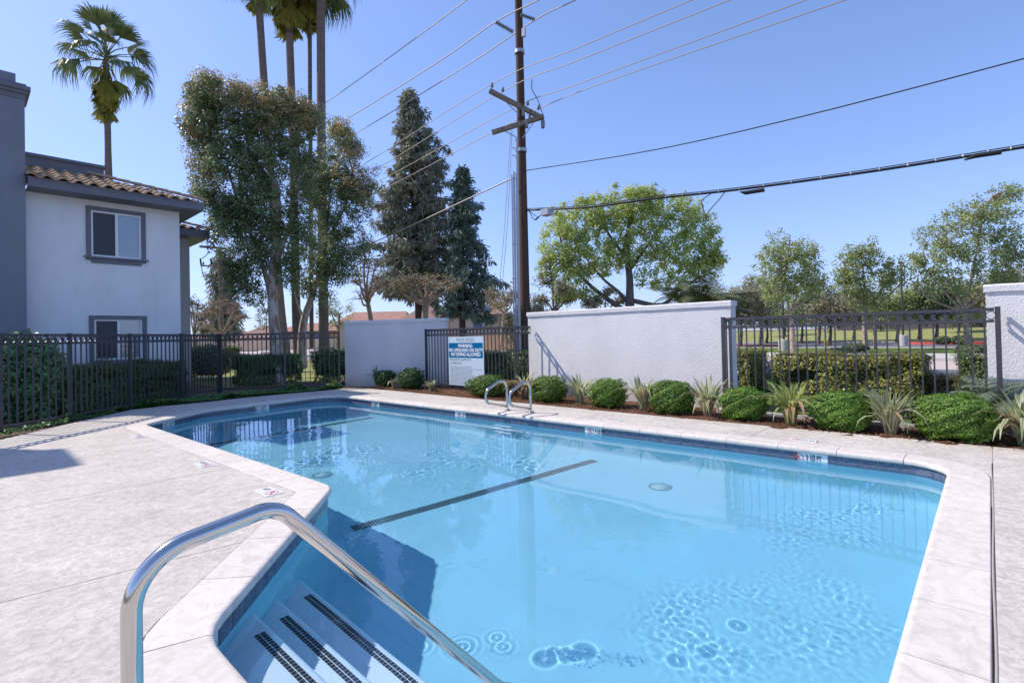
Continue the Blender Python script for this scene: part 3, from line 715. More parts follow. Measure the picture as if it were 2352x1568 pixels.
wh = wallholes(-4.0, 4.32, -.1, 5.12, [W1, W2], HY, 'wall', M_house)
wh.add([(4.32, HY, -.1), (4.32, 19.5, -.1), (4.32, 19.5, 5.12), (4.32, HY, 5.12)], [(0, 1, 2, 3)])
wh.build('house_wall', M_house, hs)
MB().box(-6, 5.32, 19.5, 27, -.1, 4.85).build('rear_wing_wall', M_beige, hs)
MB().box(-4, 4.2, HY + 1.6, 19.4, -.1, 5.1).build('interior_partition', M_beige, hs)
# roof deck, fascia, soffit
EY = 16.08; EZ = 5.27; RX = 4.78; SL = .36
def roofz(y): return EZ + SL * (y - EY)
MB().box(1.15, RX - .02, EY + .02, EY + .05, 5.07, 5.295).build('fascia_board', M_trim, hs)
MB().box(RX - .05, RX - .02, EY + .05, 19.4, 5.07, 5.295).build('fascia_board', M_trim, hs)
MB().box(1.15, RX - .05, EY + .05, HY - .002, 5.07, 5.095).build('soffit_board', M_trim, hs)
MB().box(4.323, RX - .05, HY, 19.4, 5.07, 5.095).build('soffit_board', M_trim, hs)
TY = 18.25                                             # the parapet behind the tiles
hipx = lambda y: RX - (y - EY) * 1.0
MB().add([(1.1, EY + .03, EZ + .02), (RX - .03, EY + .03, EZ + .02), (RX - 1.9, TY, roofz(TY) + .01), (1.1, TY, roofz(TY) + .01)], [(0, 1, 2, 3)]).add([(RX - .03, EY + .03, EZ + .02), (RX - .03, 19.4, EZ + .02), (RX - 1.9, 19.4, roofz(TY) + .01), (RX - 1.9, TY, roofz(TY) + .01)], [(0, 1, 2, 3)]).build('roof_deck', mat('roof_underlay', (.05, .04, .035), .9), hs)
def stile_mesh(w=.30, l=.43):                          # S-shaped tile, running up the slope along +y
    m = MB(); n = 8; vs = []
    for y, dz in ((0, .0), (l, .0)):
        for th in (0, .014):
            for i in range(n + 1):
                u = i / n; z = .036 * math.sin(2 * math.pi * u) + .036; vs.append((u * w, y, z - th + dz))
    k = n + 1
    fs = [(i, i + 1, 2 * k + i + 1, 2 * k + i) for i in range(n)] + [(k + i, 3 * k + i, 3 * k + i + 1, k + i + 1) for i in range(n)] + [(i, k + i, k + i + 1, i + 1) for i in range(n)]
    m.add(vs, fs, False); 
    for i in range(2 * n): m.sm[i] = True
    return m
sm_ = stile_mesh().mesh('roof_tile', M_rooftile); rg = random.Random(2)
def tile_field(x0, yrow0, rows, ncols, hipf, parent, ez=EZ, sl=SL, ey=EY):
    for r_ in range(rows):
        y = yrow0 + r_ * .36
        for c_ in range(ncols):
            x = x0 + c_ * .285
            if x + .2 > hipf(y + .15): continue
            o = link('roof_tile', sm_, parent, (x + rg.uniform(-.006, .006), y, ez + sl * (y - ey) + .025 + rg.uniform(-.004, .006)))
            o.rotation_euler = (math.atan(sl) - .06, 0, rg.uniform(-.015, .015))
tile_field(1.12, EY - .06, 6, 13, hipx, hs)
cap = MB(); n = 8; vs = []
for x, rr in ((0, .095), (.40, .078)):
    for th in (0, .014):
        for i in range(n + 1):
            a = math.pi * i / n; vs.append((x, math.cos(a) * (rr - th), math.sin(a) * (rr - th) * .8))
k = n + 1
cap.add(vs, [(i, 2 * k + i, 2 * k + i + 1, i + 1) for i in range(n)] + [(k + i, k + i + 1, 3 * k + i + 1, 3 * k + i) for i in range(n)] + [(i, i + 1, k + i + 1, k + i) for i in range(n)], True)
capm = cap.mesh('ridge_tile', M_rooftile)
for i in range(9):                                      # hip caps climbing from the corner
    s = i * .26; o = link('ridge_tile', capm, hs, (RX + .02 - s * .95, EY - .03 + s * .95, EZ + .07 + s * .95 * SL)); o.rotation_euler = (0, -math.atan(SL * .707), math.radians(135))
# parapet
pz = 6.42
MB().box(-2, RX - 1.9, TY, TY + .25, 5.6, pz - .08).build('parapet', M_trim, hs)
MB().box(-2, RX - 1.86, TY - .05, TY + .30, pz - .08, pz).build('parapet_cap', M_trim, hs)
# tower
def tower(x0, x1, y0, y1, H, nm='chimney_tower'):
    MB().box(x0, x1, y0, y1, -.1, H - .62).build(nm, M_grey, hs)
    for dz0, dz1, o in ((H - .62, H - .50, .02), (H - .50, H - .42, .06), (H - .42, H - .32, .10), (H - .32, H - .26, .03), (H - .26, H, -.14)):
        MB().box(x0 - o, x1 + o, y0 - o, y1 + o, dz0, dz1).build('tower_moulding', M_trim if dz1 < H else M_grey, hs)
tower(.10, 1.13, 16.40, 17.4, 7.75)
tower(-5.6, -3.42, 16.08, 17.3, 9.75)
# rear wing eave
ez = 4.98
MB().box(3.8, 5.80, 19.02, 19.06, 4.84, ez + .10).build('fascia_board', M_trim, hs); MB().box(5.76, 5.80, 19.06, 27, 4.84, ez + .10).build('fascia_board', M_trim, hs)
MB().box(4.33, 5.76, 19.06, 19.498, 4.84, 4.865).build('soffit_board', M_trim, hs); MB().box(5.323, 5.76, 19.5, 27, 4.84, 4.865).build('soffit_board', M_trim, hs)
tile_field(4.35, 19.0, 3, 5, lambda y: 5.85 - (y - 19.0), hs, ez=ez + .08, ey=19.0)
MB().add([(4.3, 19.05, ez + .1), (5.78, 19.05, ez + .1), (4.7, 20.1, ez + .1 + SL * 1.05), (4.3, 20.1, ez + .1 + SL * 1.05)], [(0, 1, 2, 3)]).build('roof_deck', mat('roof_underlay', (.05, .04, .035), .9), hs)
for i in range(4):
    s = i * .26; o = link('ridge_tile', capm, hs, (5.84 - s * .95, 18.98 + s * .95, ez + .15 + s * .95 * SL)); o.rotation_euler = (0, -math.atan(SL * .707), math.radians(135))
lt = MB().box(4.34, 4.44, 18.9, 19.0, 3.3, 3.5).build('wall_lamp', M_black, hs)
# windows
M_glassd = mat('dark_window_glass', (.02, .03, .045), .05, .8); M_blind = mat('blind_slat', (.80, .84, .86), .5)
def glassmat():
    m, t, b = nodes('window_glass'); t.nodes.remove(b); tr = t.nodes.new('ShaderNodeBsdfTransparent'); g = t.nodes.new('ShaderNodeBsdfGlossy'); g.inputs['Roughness'].default_value = .01
    fr = t.nodes.new('ShaderNodeFresnel'); fr.inputs[0].default_value = 1.9; mx = t.nodes.new('ShaderNodeMixShader'); t.links.new(fr.outputs[0], mx.inputs[0]); t.links.new(tr.outputs[0], mx.inputs[1]); t.links.new(g.outputs[0], mx.inputs[2])
    tr.inputs[0].default_value = (.93, .97, 1, 1); t.links.new(mx.outputs[0], t.nodes['Material Output'].inputs[0]); return m
M_glass = glassmat(); M_screen = mat('insect_screen', (.05, .06, .075), .6)
def window(w, sill, blinds, label):
    x0, x1, z0, z1 = w; y = HY
    fr = MB(); T = .10
    fr.box(x0 - T, x0, y - .035, y, z0 - T, z1 + T); fr.box(x1, x1 + T, y - .035, y, z0 - T, z1 + T); fr.box(x0, x1, y - .035, y, z1, z1 + T); fr.box(x0, x1, y - .035, y, z0 - T - .07, z0)
    t = fr.build('window', M_trim, hs); t['label'] = label
    if sill: MB().box(x0 - T - .05, x1 + T + .05, y - .085, y - .037, z0 - .05, z0 - .005).build('sill', M_trim, t)
    v = MB(); f = .045; yy = y + .01
    v.box(x0, x0 + f, yy, yy + .06, z0, z1); v.box(x1 - f, x1, yy, yy + .06, z0, z1); v.box(x0 + f, x1 - f, yy, yy + .06, z1 - f, z1); v.box(x0 + f, x1 - f, yy, yy + .06, z0, z0 + f)
    xm = (x0 + x1) / 2; v.box(xm - .03, xm + .03, yy - .005, yy + .055, z0 + f, z1 - f); v.build('window_frame', M_vinyl, t)
    MB().box(x0 + f, xm - .03, yy + .012, yy + .016, z0 + f, z1 - f).build('screen', M_screen, t).data.materials[0] = screenmat
    MB().box(x0 + f, xm - .03, yy + .035, yy + .04, z0 + f, z1 - f).build('pane', M_glass, t); MB().box(xm + .03, x1 - f, yy + .025, yy + .03, z0 + f, z1 - f).build('pane', M_glass, t)
    b = MB(); z = z0 + .03
    if blinds == 'h':
        while z < z1 - .02: b.add([(x0, yy + .06, z), (x1, yy + .06, z), (x1, yy + .078, z + .026), (x0, yy + .078, z + .026)], [(0, 1, 2, 3)]); z += .03
        o = b.build('blind_slats', M_blind, t)
    else:
        x = x0
        while x < x1: b.add([(x, yy + .06, z0), (x + .085, yy + .085, z0), (x + .085, yy + .085, z1), (x, yy + .06, z1)], [(0, 1, 2, 3)]); x += .08
        o = b.build('blind_slats', M_blind, t)
    o['kind'] = 'stuff'
screenmat, st_, sb_ = nodes('screen_mesh'); sb_.inputs['Base Color'].default_value = (.05, .055, .07, 1); tr_ = st_.nodes.new('ShaderNodeBsdfTransparent'); mx_ = st_.nodes.new('ShaderNodeMixShader'); mx_.inputs[0].default_value = .55
st_.links.new(tr_.outputs[0], mx_.inputs[1]); st_.links.new(sb_.outputs[0], mx_.inputs[2]); st_.links.new(mx_.outputs[0], st_.nodes['Material Output'].inputs[0])
window(W1, True, 'h', 'upper sliding window with horizontal blinds'); window(W2, False, 'v', 'lower sliding window with vertical blinds')

# ------------------------------------------------------------------ utility poles and wires
PX, PY = 11.37, 9.98
pole = thing('utility_pole', 'tall dark wooden utility pole rising behind the rules sign fence', 'utility pole', (PX, PY, 0))
MB().tube([(PX, PY, -.1), (PX, PY, 4), (PX, PY, 8), (PX, PY, 13.2)], [.145, .134, .12, .105], 20).build('wooden_shaft', M_wood, pole)
def polez(y): return float(CAMH + (ray(1195, y) * 15.0)[2])
def PP(px, py, dd=0): # point near the pole at a pixel, dd metres nearer the camera
    return dep(px, py, float(fw @ np.array([PX, PY, 0])) - dd)
def beam(pa, pb, w, h, name, m, parent):
    a = Vector([float(v) for v in pa]); b = Vector([float(v) for v in pb]); d = (b - a).normalized(); s = d.cross(Vector((0, 0, 1))).normalized() * w; u = s.cross(d).normalized() * h
    vs = [a - s - u, a + s - u, a + s + u, a - s + u, b - s - u, b + s - u, b + s + u, b - s + u]
    return MB().add(vs, [(0, 3, 2, 1), (4, 5, 6, 7), (0, 1, 5, 4), (1, 2, 6, 5), (2, 3, 7, 6), (3, 0, 4, 7)]).build(name, m, parent)
def insul(p, parent, s=1.0, ax=None):
    pr = [(.012, -.10), (.03, -.07), (.055, -.05), (.03, -.03), (.05, -.01), (.028, .01), (.04, .03), (.02, .06), (0, .065)]
    return MB().lathe([(r * s, z * s) for r, z in pr], p, 10).build('insulator', mat('grey_porcelain', (.20, .21, .20), .3), parent)
# upper crossarm runs across the street line, lower one towards the camera's right
A1, A2 = PP(1125, 206, .0), PP(1246, 266, .0)
beam(PP(1125, 209, .2), PP(1243, 270, .2), .055, .06, 'crossarm', M_woodlight, pole)
beam(PP(1130, 305, .22), PP(1249, 268, .22), .055, .06, 'crossarm', M_woodlight, pole)
for a, b in (((1160, 232), (1190, 262)), ((1158, 300), (1190, 318)), ((1225, 283), (1200, 318))): beam(PP(*a, .2), PP(*b, .2), .012, .012, 'brace', M_galv, pole)
for q in ((1130, 195), (1155, 205), (1212, 236), (1237, 246), (1226, 262), (1217, 268)): insul(PP(*q, .2), pole, 1.0)
def longins(a, b, n):
    m = MB(); a = Vector([float(v) for v in PP(*a, .1)]); b = Vector([float(v) for v in PP(*b, .1)])
    pts = []; rr = []
    for i in range(n):
        for f, r in ((0, .03), (.25, .065), (.5, .065), (.55, .03)): pts.append(a.lerp(b, (i + f) / n)); rr.append(r)
    m.tube(pts, rr, 10, smooth=False); return m.build('insulator', mat('grey_porcelain', (.20, .21, .20), .3), pole)
longins((1139, 51), (1180, 75), 9); longins((1196, 34), (1230, 46), 9)
beam(PP(1203, 66, .2), PP(1203, 85, .2), .04, .05, 'bracket', M_galv, pole)
def pz_(px, y): return float(CAMH + ray(px, y)[2] * math.hypot(PX, PY) / math.hypot(*ray(px, y)[:2]))
for y in (120, 346): MB().tube([(PX, PY, pz_(1200, y) - .05), (PX, PY, pz_(1200, y) + .05)], .15, 20).build('metal_band', M_galv, pole)
for i, (x, r, yt) in enumerate(((1187, .045, 320), (1180, .03, 395), (1175, .022, 402))):
    pts = [PP(x + 8, 880, .22), PP(x + 5, 700, .22), PP(x + 2, 500, .22), PP(x, yt, .22)]
    MB().tube(pts, r, 10).build('conduit', M_galv, pole)
for y in (340, 357, 410, 480, 560, 640): beam(PP(1176, y, .25), PP(1190, y + 1, .1), .012, .012, 'standoff_bracket', M_galv, pole)
MB().lathe([(.05, -.12), (.06, -.05), (.06, .08), (.03, .12), (0, .13)], PP(1247, 285, .2), 12).build('fuse_cutout', mat('grey_porcelain', (.20, .21, .20), .3), pole)
MB().tube(curve_pts([PP(1222, 183, .1), PP(1222, 205, .1), PP(1236, 232, .1), PP(1247, 265, .2)], 6), .012, 6).build('jumper_wire', M_cable, pole)
for q in ((1202, 258), (1210, 285)): MB().lathe([(.035, -.12), (.05, -.1), (.05, .1), (.02, .13), (0, .13)], PP(*q, .25), 10).build('surge_arrester', mat('grey_porcelain', (.20, .21, .20), .3), pole)

def wire(label, pts, r, m=M_wire, name='power_line', cat='wire', group='bare wires on the tall utility pole', extra=None):
    o = MB().tube(curve_pts(pts, 8), r, 6).build(name, m); return tag(o, label, cat, group)
X1 = PX
WN = [0]
def pw(lst):                                           # each wire runs back to the distant pole
    k = WN[0]; WN[0] += 1
    P = [onX(x, y, X1 + dx) for x, y, dx in lst]; d = (P[0] - P[1]) / abs(P[0][1] - P[1][1]); e = dep(462 + 7 * k, 560, 38.0); n = max(1.0, (e[1] - 8 - P[0][1]))
    q = P[0] + d * n * .5; q[2] += .02 * n
    return [e, (q * .45 + e * .55), q] + P
wire('topmost bare wire at upper left, meeting the picture top left of the pole', pw([(748, 236, .3), (874, 147, .3), (1072, 0, .3), (1250, -150, .3)]), .017)
wire('second bare wire at upper left, on the long ribbed insulator of the pole', pw([(784, 280, -.5), (1000, 147, -.5), (1138, 51, -.5), (1238, 0, -.5), (1420, -95, -.5)]), .017)
wire('bare wire fixed to the short insulator right of the pole top', pw([(823, 303, .7), (1078, 147, .7), (1230, 46, .7), (1323, 0, .7), (1500, -90, .7)]), .017)
wire('bare wire on the outer left insulator of the upper crossarm', pw([(831, 380, -.6), (1125, 196, -.6), (1323, 112, -.6), (1590, 0, -.6), (1800, -90, -.6)]), .011)
wire('bare wire on the second insulator of the upper crossarm', pw([(873, 383, -.35), (1155, 210, -.35), (1323, 141, -.35), (1678, 0, -.35), (1900, -90, -.35)]), .011)
wire('bare wire on the inner right insulator of the upper crossarm', pw([(876, 413, .2), (1171, 253, .2), (1323, 195, .2), (1853, 0, .2), (2050, -80, .2)]), .011)
wire('bare wire on the outer right insulator of the upper crossarm', pw([(887, 431, .5), (1128, 306, .5), (1323, 214, .5), (1943, 0, .5), (2150, -75, .5)]), .011)
wire('thicker low wire sloping down left of the pole across both conifers', pw([(859, 556, -.3), (1092, 449, -.3), (1180, 408, -.3)]), .02, group=None)
dP = float(fw @ np.array([PX, PY, 0]))
wire('single thin black cable running right and up from the middle of the pole', [dep(1208, 392, dP), dep(1500, 345, 12.5), dep(1850, 266, 10.6), dep(2352, 135, 9.0), dep(2600, 66, 8.4)], .012, M_cable, 'telephone_cable', 'cable', None)
bc = thing('cable_bundle', 'thick black lashed cable bundle running right from the pole above the green tree', 'cable', dep(1208, 483, dP))
bp_ = curve_pts([dep(1208, 483, dP), dep(1350, 476, 13.6), dep(1505, 456, 12.6), dep(1700, 435, 11.7), dep(2000, 394, 10.4), dep(2290, 348, 9.4), dep(2480, 318, 8.8)], 14)
MB().tube(bp_, .027, 8).build('cable', M_cable, bc); MB().tube([p + np.array([.01, .01, .05]) for p in bp_], .010, 6).build('support_strand', M_cable, bc)
for i in range(30, len(bp_) - 2, 3): MB().tube([bp_[i] + np.array([.02, -.02, -.0]), bp_[i] + np.array([-.02, .02, .02])], .031, 8).build('cable_tie', M_galv, bc)
MB().tube([dep(1700, 441, 11.6), dep(1712, 443, 11.6), dep(1756, 436, 11.4)], [.012, .045, .045], 10).build('splice_case', M_cable, bc)
MB().tube([dep(2215, 368, 9.6), dep(2240, 358, 9.5), dep(2300, 349, 9.3)], [.012, .045, .045], 10).build('splice_case', M_cable, bc)
MB().tube(curve_pts([dep(1632, 446, 12.0), dep(1612, 462, 12.0), dep(1618, 490, 12.0)], 6), .011, 6).build('drop_loop', M_cable, bc)
MB().tube(curve_pts([dep(1665, 441, 11.8), dep(1652, 458, 11.8), dep(1625, 488, 12.0)], 6), .011, 6).build('drop_loop', M_cable, bc)
q = dep(1256, 489, 14.2); MB().box(q[0] - .13, q[0] + .13, q[1] - .13, q[1] + .13, q[2] - .07, q[2] + .09).build('splice_box', M_galv, bc)
for a in ((1215, 485), (1235, 500)): MB().tube(curve_pts([dep(1212, 483, dP), dep(*a, dP - .3), dep(1228, 505, dP - .3), dep(1245, 492, 14.3)], 6), .011, 6).build('drop_loop', M_cable, bc)
for k, dx in enumerate((0, 6)):
    wire('thin guy wire dropping down left of the tall pole' if k == 0 else 'second thin guy wire close beside the first left of the pole', [PP(1176 - dx * .5, 300, -.1), PP(1165 - dx, 520, -.4), PP(1150 - dx, 690, -.8)], .008, M_wire, 'guy_wire', 'wire', None)

# distant pole
D2 = 38.0
p2 = thing('utility_pole', 'distant brown utility pole with looping jumpers beside the white house', 'utility pole', dep(512, 808, D2))
MB().tube([dep(512, 812, D2), dep(508, 700, D2), dep(504, 568, D2)], [.15, .14, .12], 12).build('wooden_shaft', M_woodlight, p2)
beam(dep(459, 566, D2 - .3), dep(520, 571, D2 - .3), .07, .08, 'crossarm', M_woodlight, p2); beam(dep(461, 610, D2 - .3), dep(530, 613, D2 - .3), .05, .05, 'crossarm', M_woodlight, p2)
for a, b in (((485, 570), (503, 584)), ((522, 572), (507, 585))): beam(dep(*a, D2 - .3), dep(*b, D2 - .3), .02, .02, 'brace', M_galv, p2)
for pts in ([(478, 570), (477, 582), (468, 591), (461, 594)], [(503, 570), (497, 586), (488, 594)], [(463, 612), (466, 630), (474, 642), (490, 648), (502, 652)], [(484, 613), (486, 628), (496, 642)]):
    MB().tube(curve_pts([dep(*q_, D2 - .4) for q_ in pts], 5), .028, 6).build('jumper_wire', M_cable, p2)
for q_ in ((461, 600), (485, 600)): MB().tube([dep(q_[0] - 1, q_[1] - 6, D2 - .4), dep(q_[0] + 1, q_[1] + 8, D2 - .4)], .06, 8).build('fuse_cutout', M_cable, p2)
for q_ in ((467, 604), (490, 604)): insul(dep(*q_, D2 - .3), p2, 1.6)

# ------------------------------------------------------------------ ground and street
def ring_poly(outer, holes, z, name, m):
    b = polymesh(outer, holes)
    for v in b.verts: v.co.z = z
    me = bpy.data.meshes.new(name); b.to_mesh(me); b.free(); me.materials.append(m); return tag(link(name, me), kind='structure')
inset = [(-6.9, -8.9), (8.0, -8.9), (7.98, 0), (7.82, 5), (7.76, 8.7), (7.74, 11.3), (7.68, 12.65), (7.4, 13.15), (6.6, 13.25), (4.9, 13.4), (3.9, 13.28), (3.2, 13.32), (2.55, 13.2), (1.44, 12.0), (.5, 10.85), (-6.9, 1.9)]
ring_poly([(-600, -600), (900, -600), (900, 900), (-600, 900)], [inset], -.06, 'ground', M_ground)
def sheet(name, x0, x1, y0, y1, z, m, n=1): return tag(MB().add([(x0, y0, z), (x1, y0, z), (x1, y1, z), (x0, y1, z)], [(0, 1, 2, 3)]).build(name, m), kind='structure')
# raised mulch bed, gently uneven
rng = np.random.default_rng(3)
nx, ny = 30, 160; xs = np.linspace(7.80, 9.52, nx); ys = np.linspace(-6, 13.2, ny); XX, YY = np.meshgrid(xs, ys); ZZ = -.02 + .018 * noise2(XX + 5, YY + 9, 5, 3) + .02 * np.sin((XX - 7.8) / 1.72 * 3.14)
ZZ[:, 0] = -.05; me = bpy.data.meshes.new('planting_bed'); idx = np.arange(nx * ny).reshape(ny, nx)
me.from_pydata(np.stack([XX.ravel(), YY.ravel(), ZZ.ravel()], -1).tolist(), [], np.stack([idx[:-1, :-1], idx[:-1, 1:], idx[1:, 1:], idx[1:, :-1]], -1).reshape(-1, 4).tolist()); me.materials.append(M_soil)
tag(link('planting_bed', me), kind='structure')
sheet('lawn', 9.75, 17.4, -60, 9.2, -.05, M_grass); sheet('lawn', 5.6, 19, 16.8, 90, -.05, M_grassdry)
sheet('road', 17.5, 19.0, -150, 200, -.045, M_walk); sheet('road', 19.0, 27.3, -150, 200, -.05, M_road)
tag(MB().box(17.35, 17.5, -150, 200, -.1, .05).build('kerb', M_walk), kind='structure')
sheet('road', 17.5, 22.0, -150, 200, -.040, M_asphalt)
tag(MB().box(27.3, 27.5, -150, 200, -.1, .07).build('kerb', M_walk), kind='structure')
sheet('pavement', 27.5, 32.2, -150, 200, .06, M_walk)
sheet('grass_verge', 32.2, 39.4, -150, 200, .065, M_grass)
tag(MB().box(39.4, 39.6, -150, 15, -.1, .14).build('kerb', M_walk), kind='structure')
sheet('car_park', 39.6, 56.0, -60, 60, -.02, M_asphalt)
tag(MB().box(56.0, 56.3, -60, 60, -.1, .12).build('kerb', M_walk), kind='structure')
# raised lawn behind the car park
N1 = 24; m = MB(); vs = []
for i in range(N1 + 1):
    x = 56.3 + 40 * i / N1; z = .08 + .95 * (1 - math.cos(math.pi * min(1, (x - 56.3) / 22))) / 2
    for y in np.linspace(-60, 70, 40): vs.append((x, y, z + .05 * math.sin(y * .2 + x * .1)))
m.add(vs, [(i * 40 + j, (i + 1) * 40 + j, (i + 1) * 40 + j + 1, i * 40 + j + 1) for i in range(N1) for j in range(39)], True); tag(m.build('raised_lawn', M_grassdry), kind='structure')
bw = thing('boundary_wall', 'long dark boundary wall at the far end of the lawn across the street', 'wall', (86, 0, 0)); MB().box(86, 86.4, -60, 16, .5, 3.1).build('wall_body', mat('dark_wall', (.10, .085, .10), .9), bw)
def island(name, label, c, rx, ry, hydr=False):
    t = thing(name, label, 'kerb island', (c[0], c[1], 0)); m = MB().lathe([(1, -.05), (1, .14), (.9, .15), (0, .15)], (0, 0, 0), 24, False); o = m.build('red_kerb', M_redkerb, t, world=False); o.scale = (rx, ry, 1)
    o = MB().lathe([(.88, .14), (.6, .2), (0, .22)], (0, 0, 0), 20, True).build('island_turf', M_soil, t, world=False); o.scale = (rx, ry, 1)
ci = at(2190, 789); island('kerb_island', 'red-kerbed tree island in the car park with round shrubs', ci, 1.6, 3.2)
ci2 = at(1742, 798); island('kerb_island', 'red-kerbed corner island at the left of the car park entrance', ci2, .8, 3.0)

# ------------------------------------------------------------------ foliage
def leaves(P, N, size, rng, aspect=.45, droop=0.0, up=.4, jit=.3, pinch=True):
    """one leaf-shaped quad at each point, its face turned roughly along N"""
    n = len(P); Nn = N + rng.normal(size=(n, 3)) * jit + np.array([0, 0, up]); Nn /= np.linalg.norm(Nn, axis=1, keepdims=True)
    T = np.cross(Nn, rng.normal(size=(n, 3))); T[:, 2] -= droop; T -= Nn * np.sum(T * Nn, axis=1, keepdims=True); T /= np.linalg.norm(T, axis=1, keepdims=True); B = np.cross(Nn, T)
    L_ = size * rng.uniform(.7, 1.3, (n, 1)); W_ = L_ * aspect
    V = np.stack([P - T * L_ * .5, P + B * W_ * .5, P + T * L_ * .5, P - B * W_ * .5], axis=1) if pinch else np.stack([P - T * L_ * .5 - B * W_ * .5, P - T * L_ * .5 + B * W_ * .5, P + T * L_ * .5 + B * W_ * .5, P + T * L_ * .5 - B * W_ * .5], axis=1)
    return V.reshape(-1, 3)
def unit(rng, n):
    v = rng.normal(size=(n, 3)); return v / np.linalg.norm(v, axis=1, keepdims=True)
def clumps(C, R_, per, rng):
    """points scattered round clump centres, with the outward direction"""
    n = len(C); d = unit(rng, n * per); r = rng.uniform(.25, 1, (n * per, 1)) ** .6; Rr = np.repeat(np.broadcast_to(R_, (n,)), per)[:, None]; return np.repeat(C, per, axis=0) + d * r * Rr, d
def blob_centres(blobs, depth, total, rng, thick=1.0, shell=.45, yscale=1.0):
    a = np.array([b[2] * b[3] for b in blobs], float); ns = np.maximum(1, (total * a / a.sum()).astype(int)); out = []; rgt = rt - fw * 0
    for b, k in zip(blobs, ns):
        dd = depth + (b[4] if len(b) > 4 else 0)
        c = dep(b[0], b[1], dd); sx = b[2] * dd / F_; sz = b[3] * dd / F_; d = unit(rng, k) * (rng.uniform(shell ** 3, 1, (k, 1)) ** (1 / 3)) * rng.uniform(.8, 1.16, (k, 1)); sy = min(sx, max(sx * .7, sz)) * thick
        out.append(c + d[:, :1] * rt * sx + d[:, 2:] * np.array([0, 0, 1]) * sz + d[:, 1:2] * np.array([fw[0], fw[1], 0]) * sy)
    return np.concatenate(out)
def limb(pts, r0_, r1_, parent, m, sides=8, name='limb', wob=0.0, rg=None):
    P = curve_pts(pts, 5); n = len(P); k = [r0_ + (r1_ - r0_) * (i / (n - 1)) ** .8 for i in range(n)]
    if wob and rg is not None:
        s = np.linalg.norm(np.array(P[-1]) - np.array(P[0])); P = [p if i in (0, n - 1) else p + rg.normal(size=3) * wob * s for i, p in enumerate(P)]
    return MB().tube(P, k, sides).build(name, m, parent)
def twigs_to(centres, origins, rng, m, parent, r=.02, name='twigs', sides=4):
    mb = MB()
    for c in centres:
        o = origins[int(np.argmin([np.linalg.norm(c - q) for q in origins]))]; mid = (o + c) / 2 + rng.normal(size=3) * np.linalg.norm(c - o) * .10 + np.array([0, 0, -.05 * np.linalg.norm(c - o)])
        mb.tube([o, mid, c], [r, r * .6, r * .2], sides, caps=False)
    t = mb.build(name, m, parent); t['kind'] = 'stuff'; return t
def tree(name, label, depth, trunks, blobs, leafm, barkm, nclump=160, crad=.35, per=60, leaf=.09, aspect=.45, group=None, seed=1, twn=60, tr=.02, shell=.45, thick=.9, droop=.3, cat='tree', up=.3, base=None):
    rng = np.random.default_rng(seed); b = trunks[0][0][0] if base is None else base
    t = thing(name, label, cat, dep(b[0], b[1], depth), group); org = []
    for i, (px, ra, rb) in enumerate(trunks):
        pts = [dep(q[0], q[1], depth + (q[2] if len(q) > 2 else 0)) for q in px]; limb(pts, ra, rb, t, barkm, 12 if i == 0 else 8, 'trunk' if i == 0 else 'limb'); cp = curve_pts(pts, 4); org += cp[len(cp) // 3:]
    C = blob_centres(blobs, depth, nclump, rng, thick, shell)
    if twn: twigs_to(C[rng.permutation(len(C))[:twn]], org, rng, barkm, t, tr)
    P, d = clumps(C, crad * rng.uniform(.6, 1.3, len(C)), per, rng)
    link('foliage', fast_mesh('foliage', leaves(P, d, leaf, rng, aspect, droop, up), 4, leafm), t)['kind'] = 'stuff'
    return t
L_fic = leafmat('ficus_leaf', [(.06, .12, .04), (.11, .17, .06), (.19, .24, .10), (.34, .34, .20)], .38, .4, .6)
L_ficr = leafmat('ficus_new_leaf', [(.32, .30, .12), (.54, .36, .17), (.40, .36, .15), (.64, .46, .26)], .4, .4)
L_lime = leafmat('lime_leaf', [(.34, .43, .10), (.44, .52, .14), (.58, .62, .22), (.26, .36, .10)], .5, .5)
L_olive = leafmat('olive_leaf', [(.22, .28, .10), (.32, .38, .14), (.42, .46, .18), (.18, .24, .10)], .5, .45)
L_brown = leafmat('sparse_leaf', [(.32, .29, .17), (.40, .35, .21), (.26, .28, .13), (.44, .38, .26)], .6, .35)
L_dark = leafmat('dark_leaf', [(.06, .10, .04), (.10, .15, .06), (.16, .21, .085)], .5, .2)
L_pine = leafmat('pine_needle', [(.16, .20, .13), (.26, .28, .19), (.42, .39, .29), (.22, .25, .17)], .6, .25)
L_pine2 = leafmat('blue_pine_needle', [(.09, .15, .11), (.14, .20, .145), (.22, .27, .19)], .6, .25)
L_box = leafmat('boxwood_leaf', [(.05, .12, .012), (.10, .21, .02), (.16, .29, .035), (.24, .35, .08)], .42, .3, .45)
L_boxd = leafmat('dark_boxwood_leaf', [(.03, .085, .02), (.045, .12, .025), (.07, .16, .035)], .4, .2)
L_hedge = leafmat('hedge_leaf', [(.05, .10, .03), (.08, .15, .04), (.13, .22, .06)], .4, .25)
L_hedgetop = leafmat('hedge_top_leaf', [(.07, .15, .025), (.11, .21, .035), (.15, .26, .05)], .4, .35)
L_var = leafmat('variegated_leaf', [(.16, .20, .03), (.34, .36, .06), (.48, .46, .12), (.11, .13, .03), (.26, .16, .08)], .35, .35)
L_ivy = leafmat('ivy_leaf', [(.03, .08, .02), (.06, .15, .03), (.10, .22, .04)], .35, .25)
L_shrub = leafmat('big_shrub_leaf', [(.04, .12, .045), (.07, .18, .06), (.10, .24, .085), (.20, .26, .08)], .32, .25, .6)
L_mulch = leafmat('dry_leaf_litter', [(.20, .10, .055), (.34, .17, .09), (.13, .07, .04), (.42, .27, .16)], .8, .1)

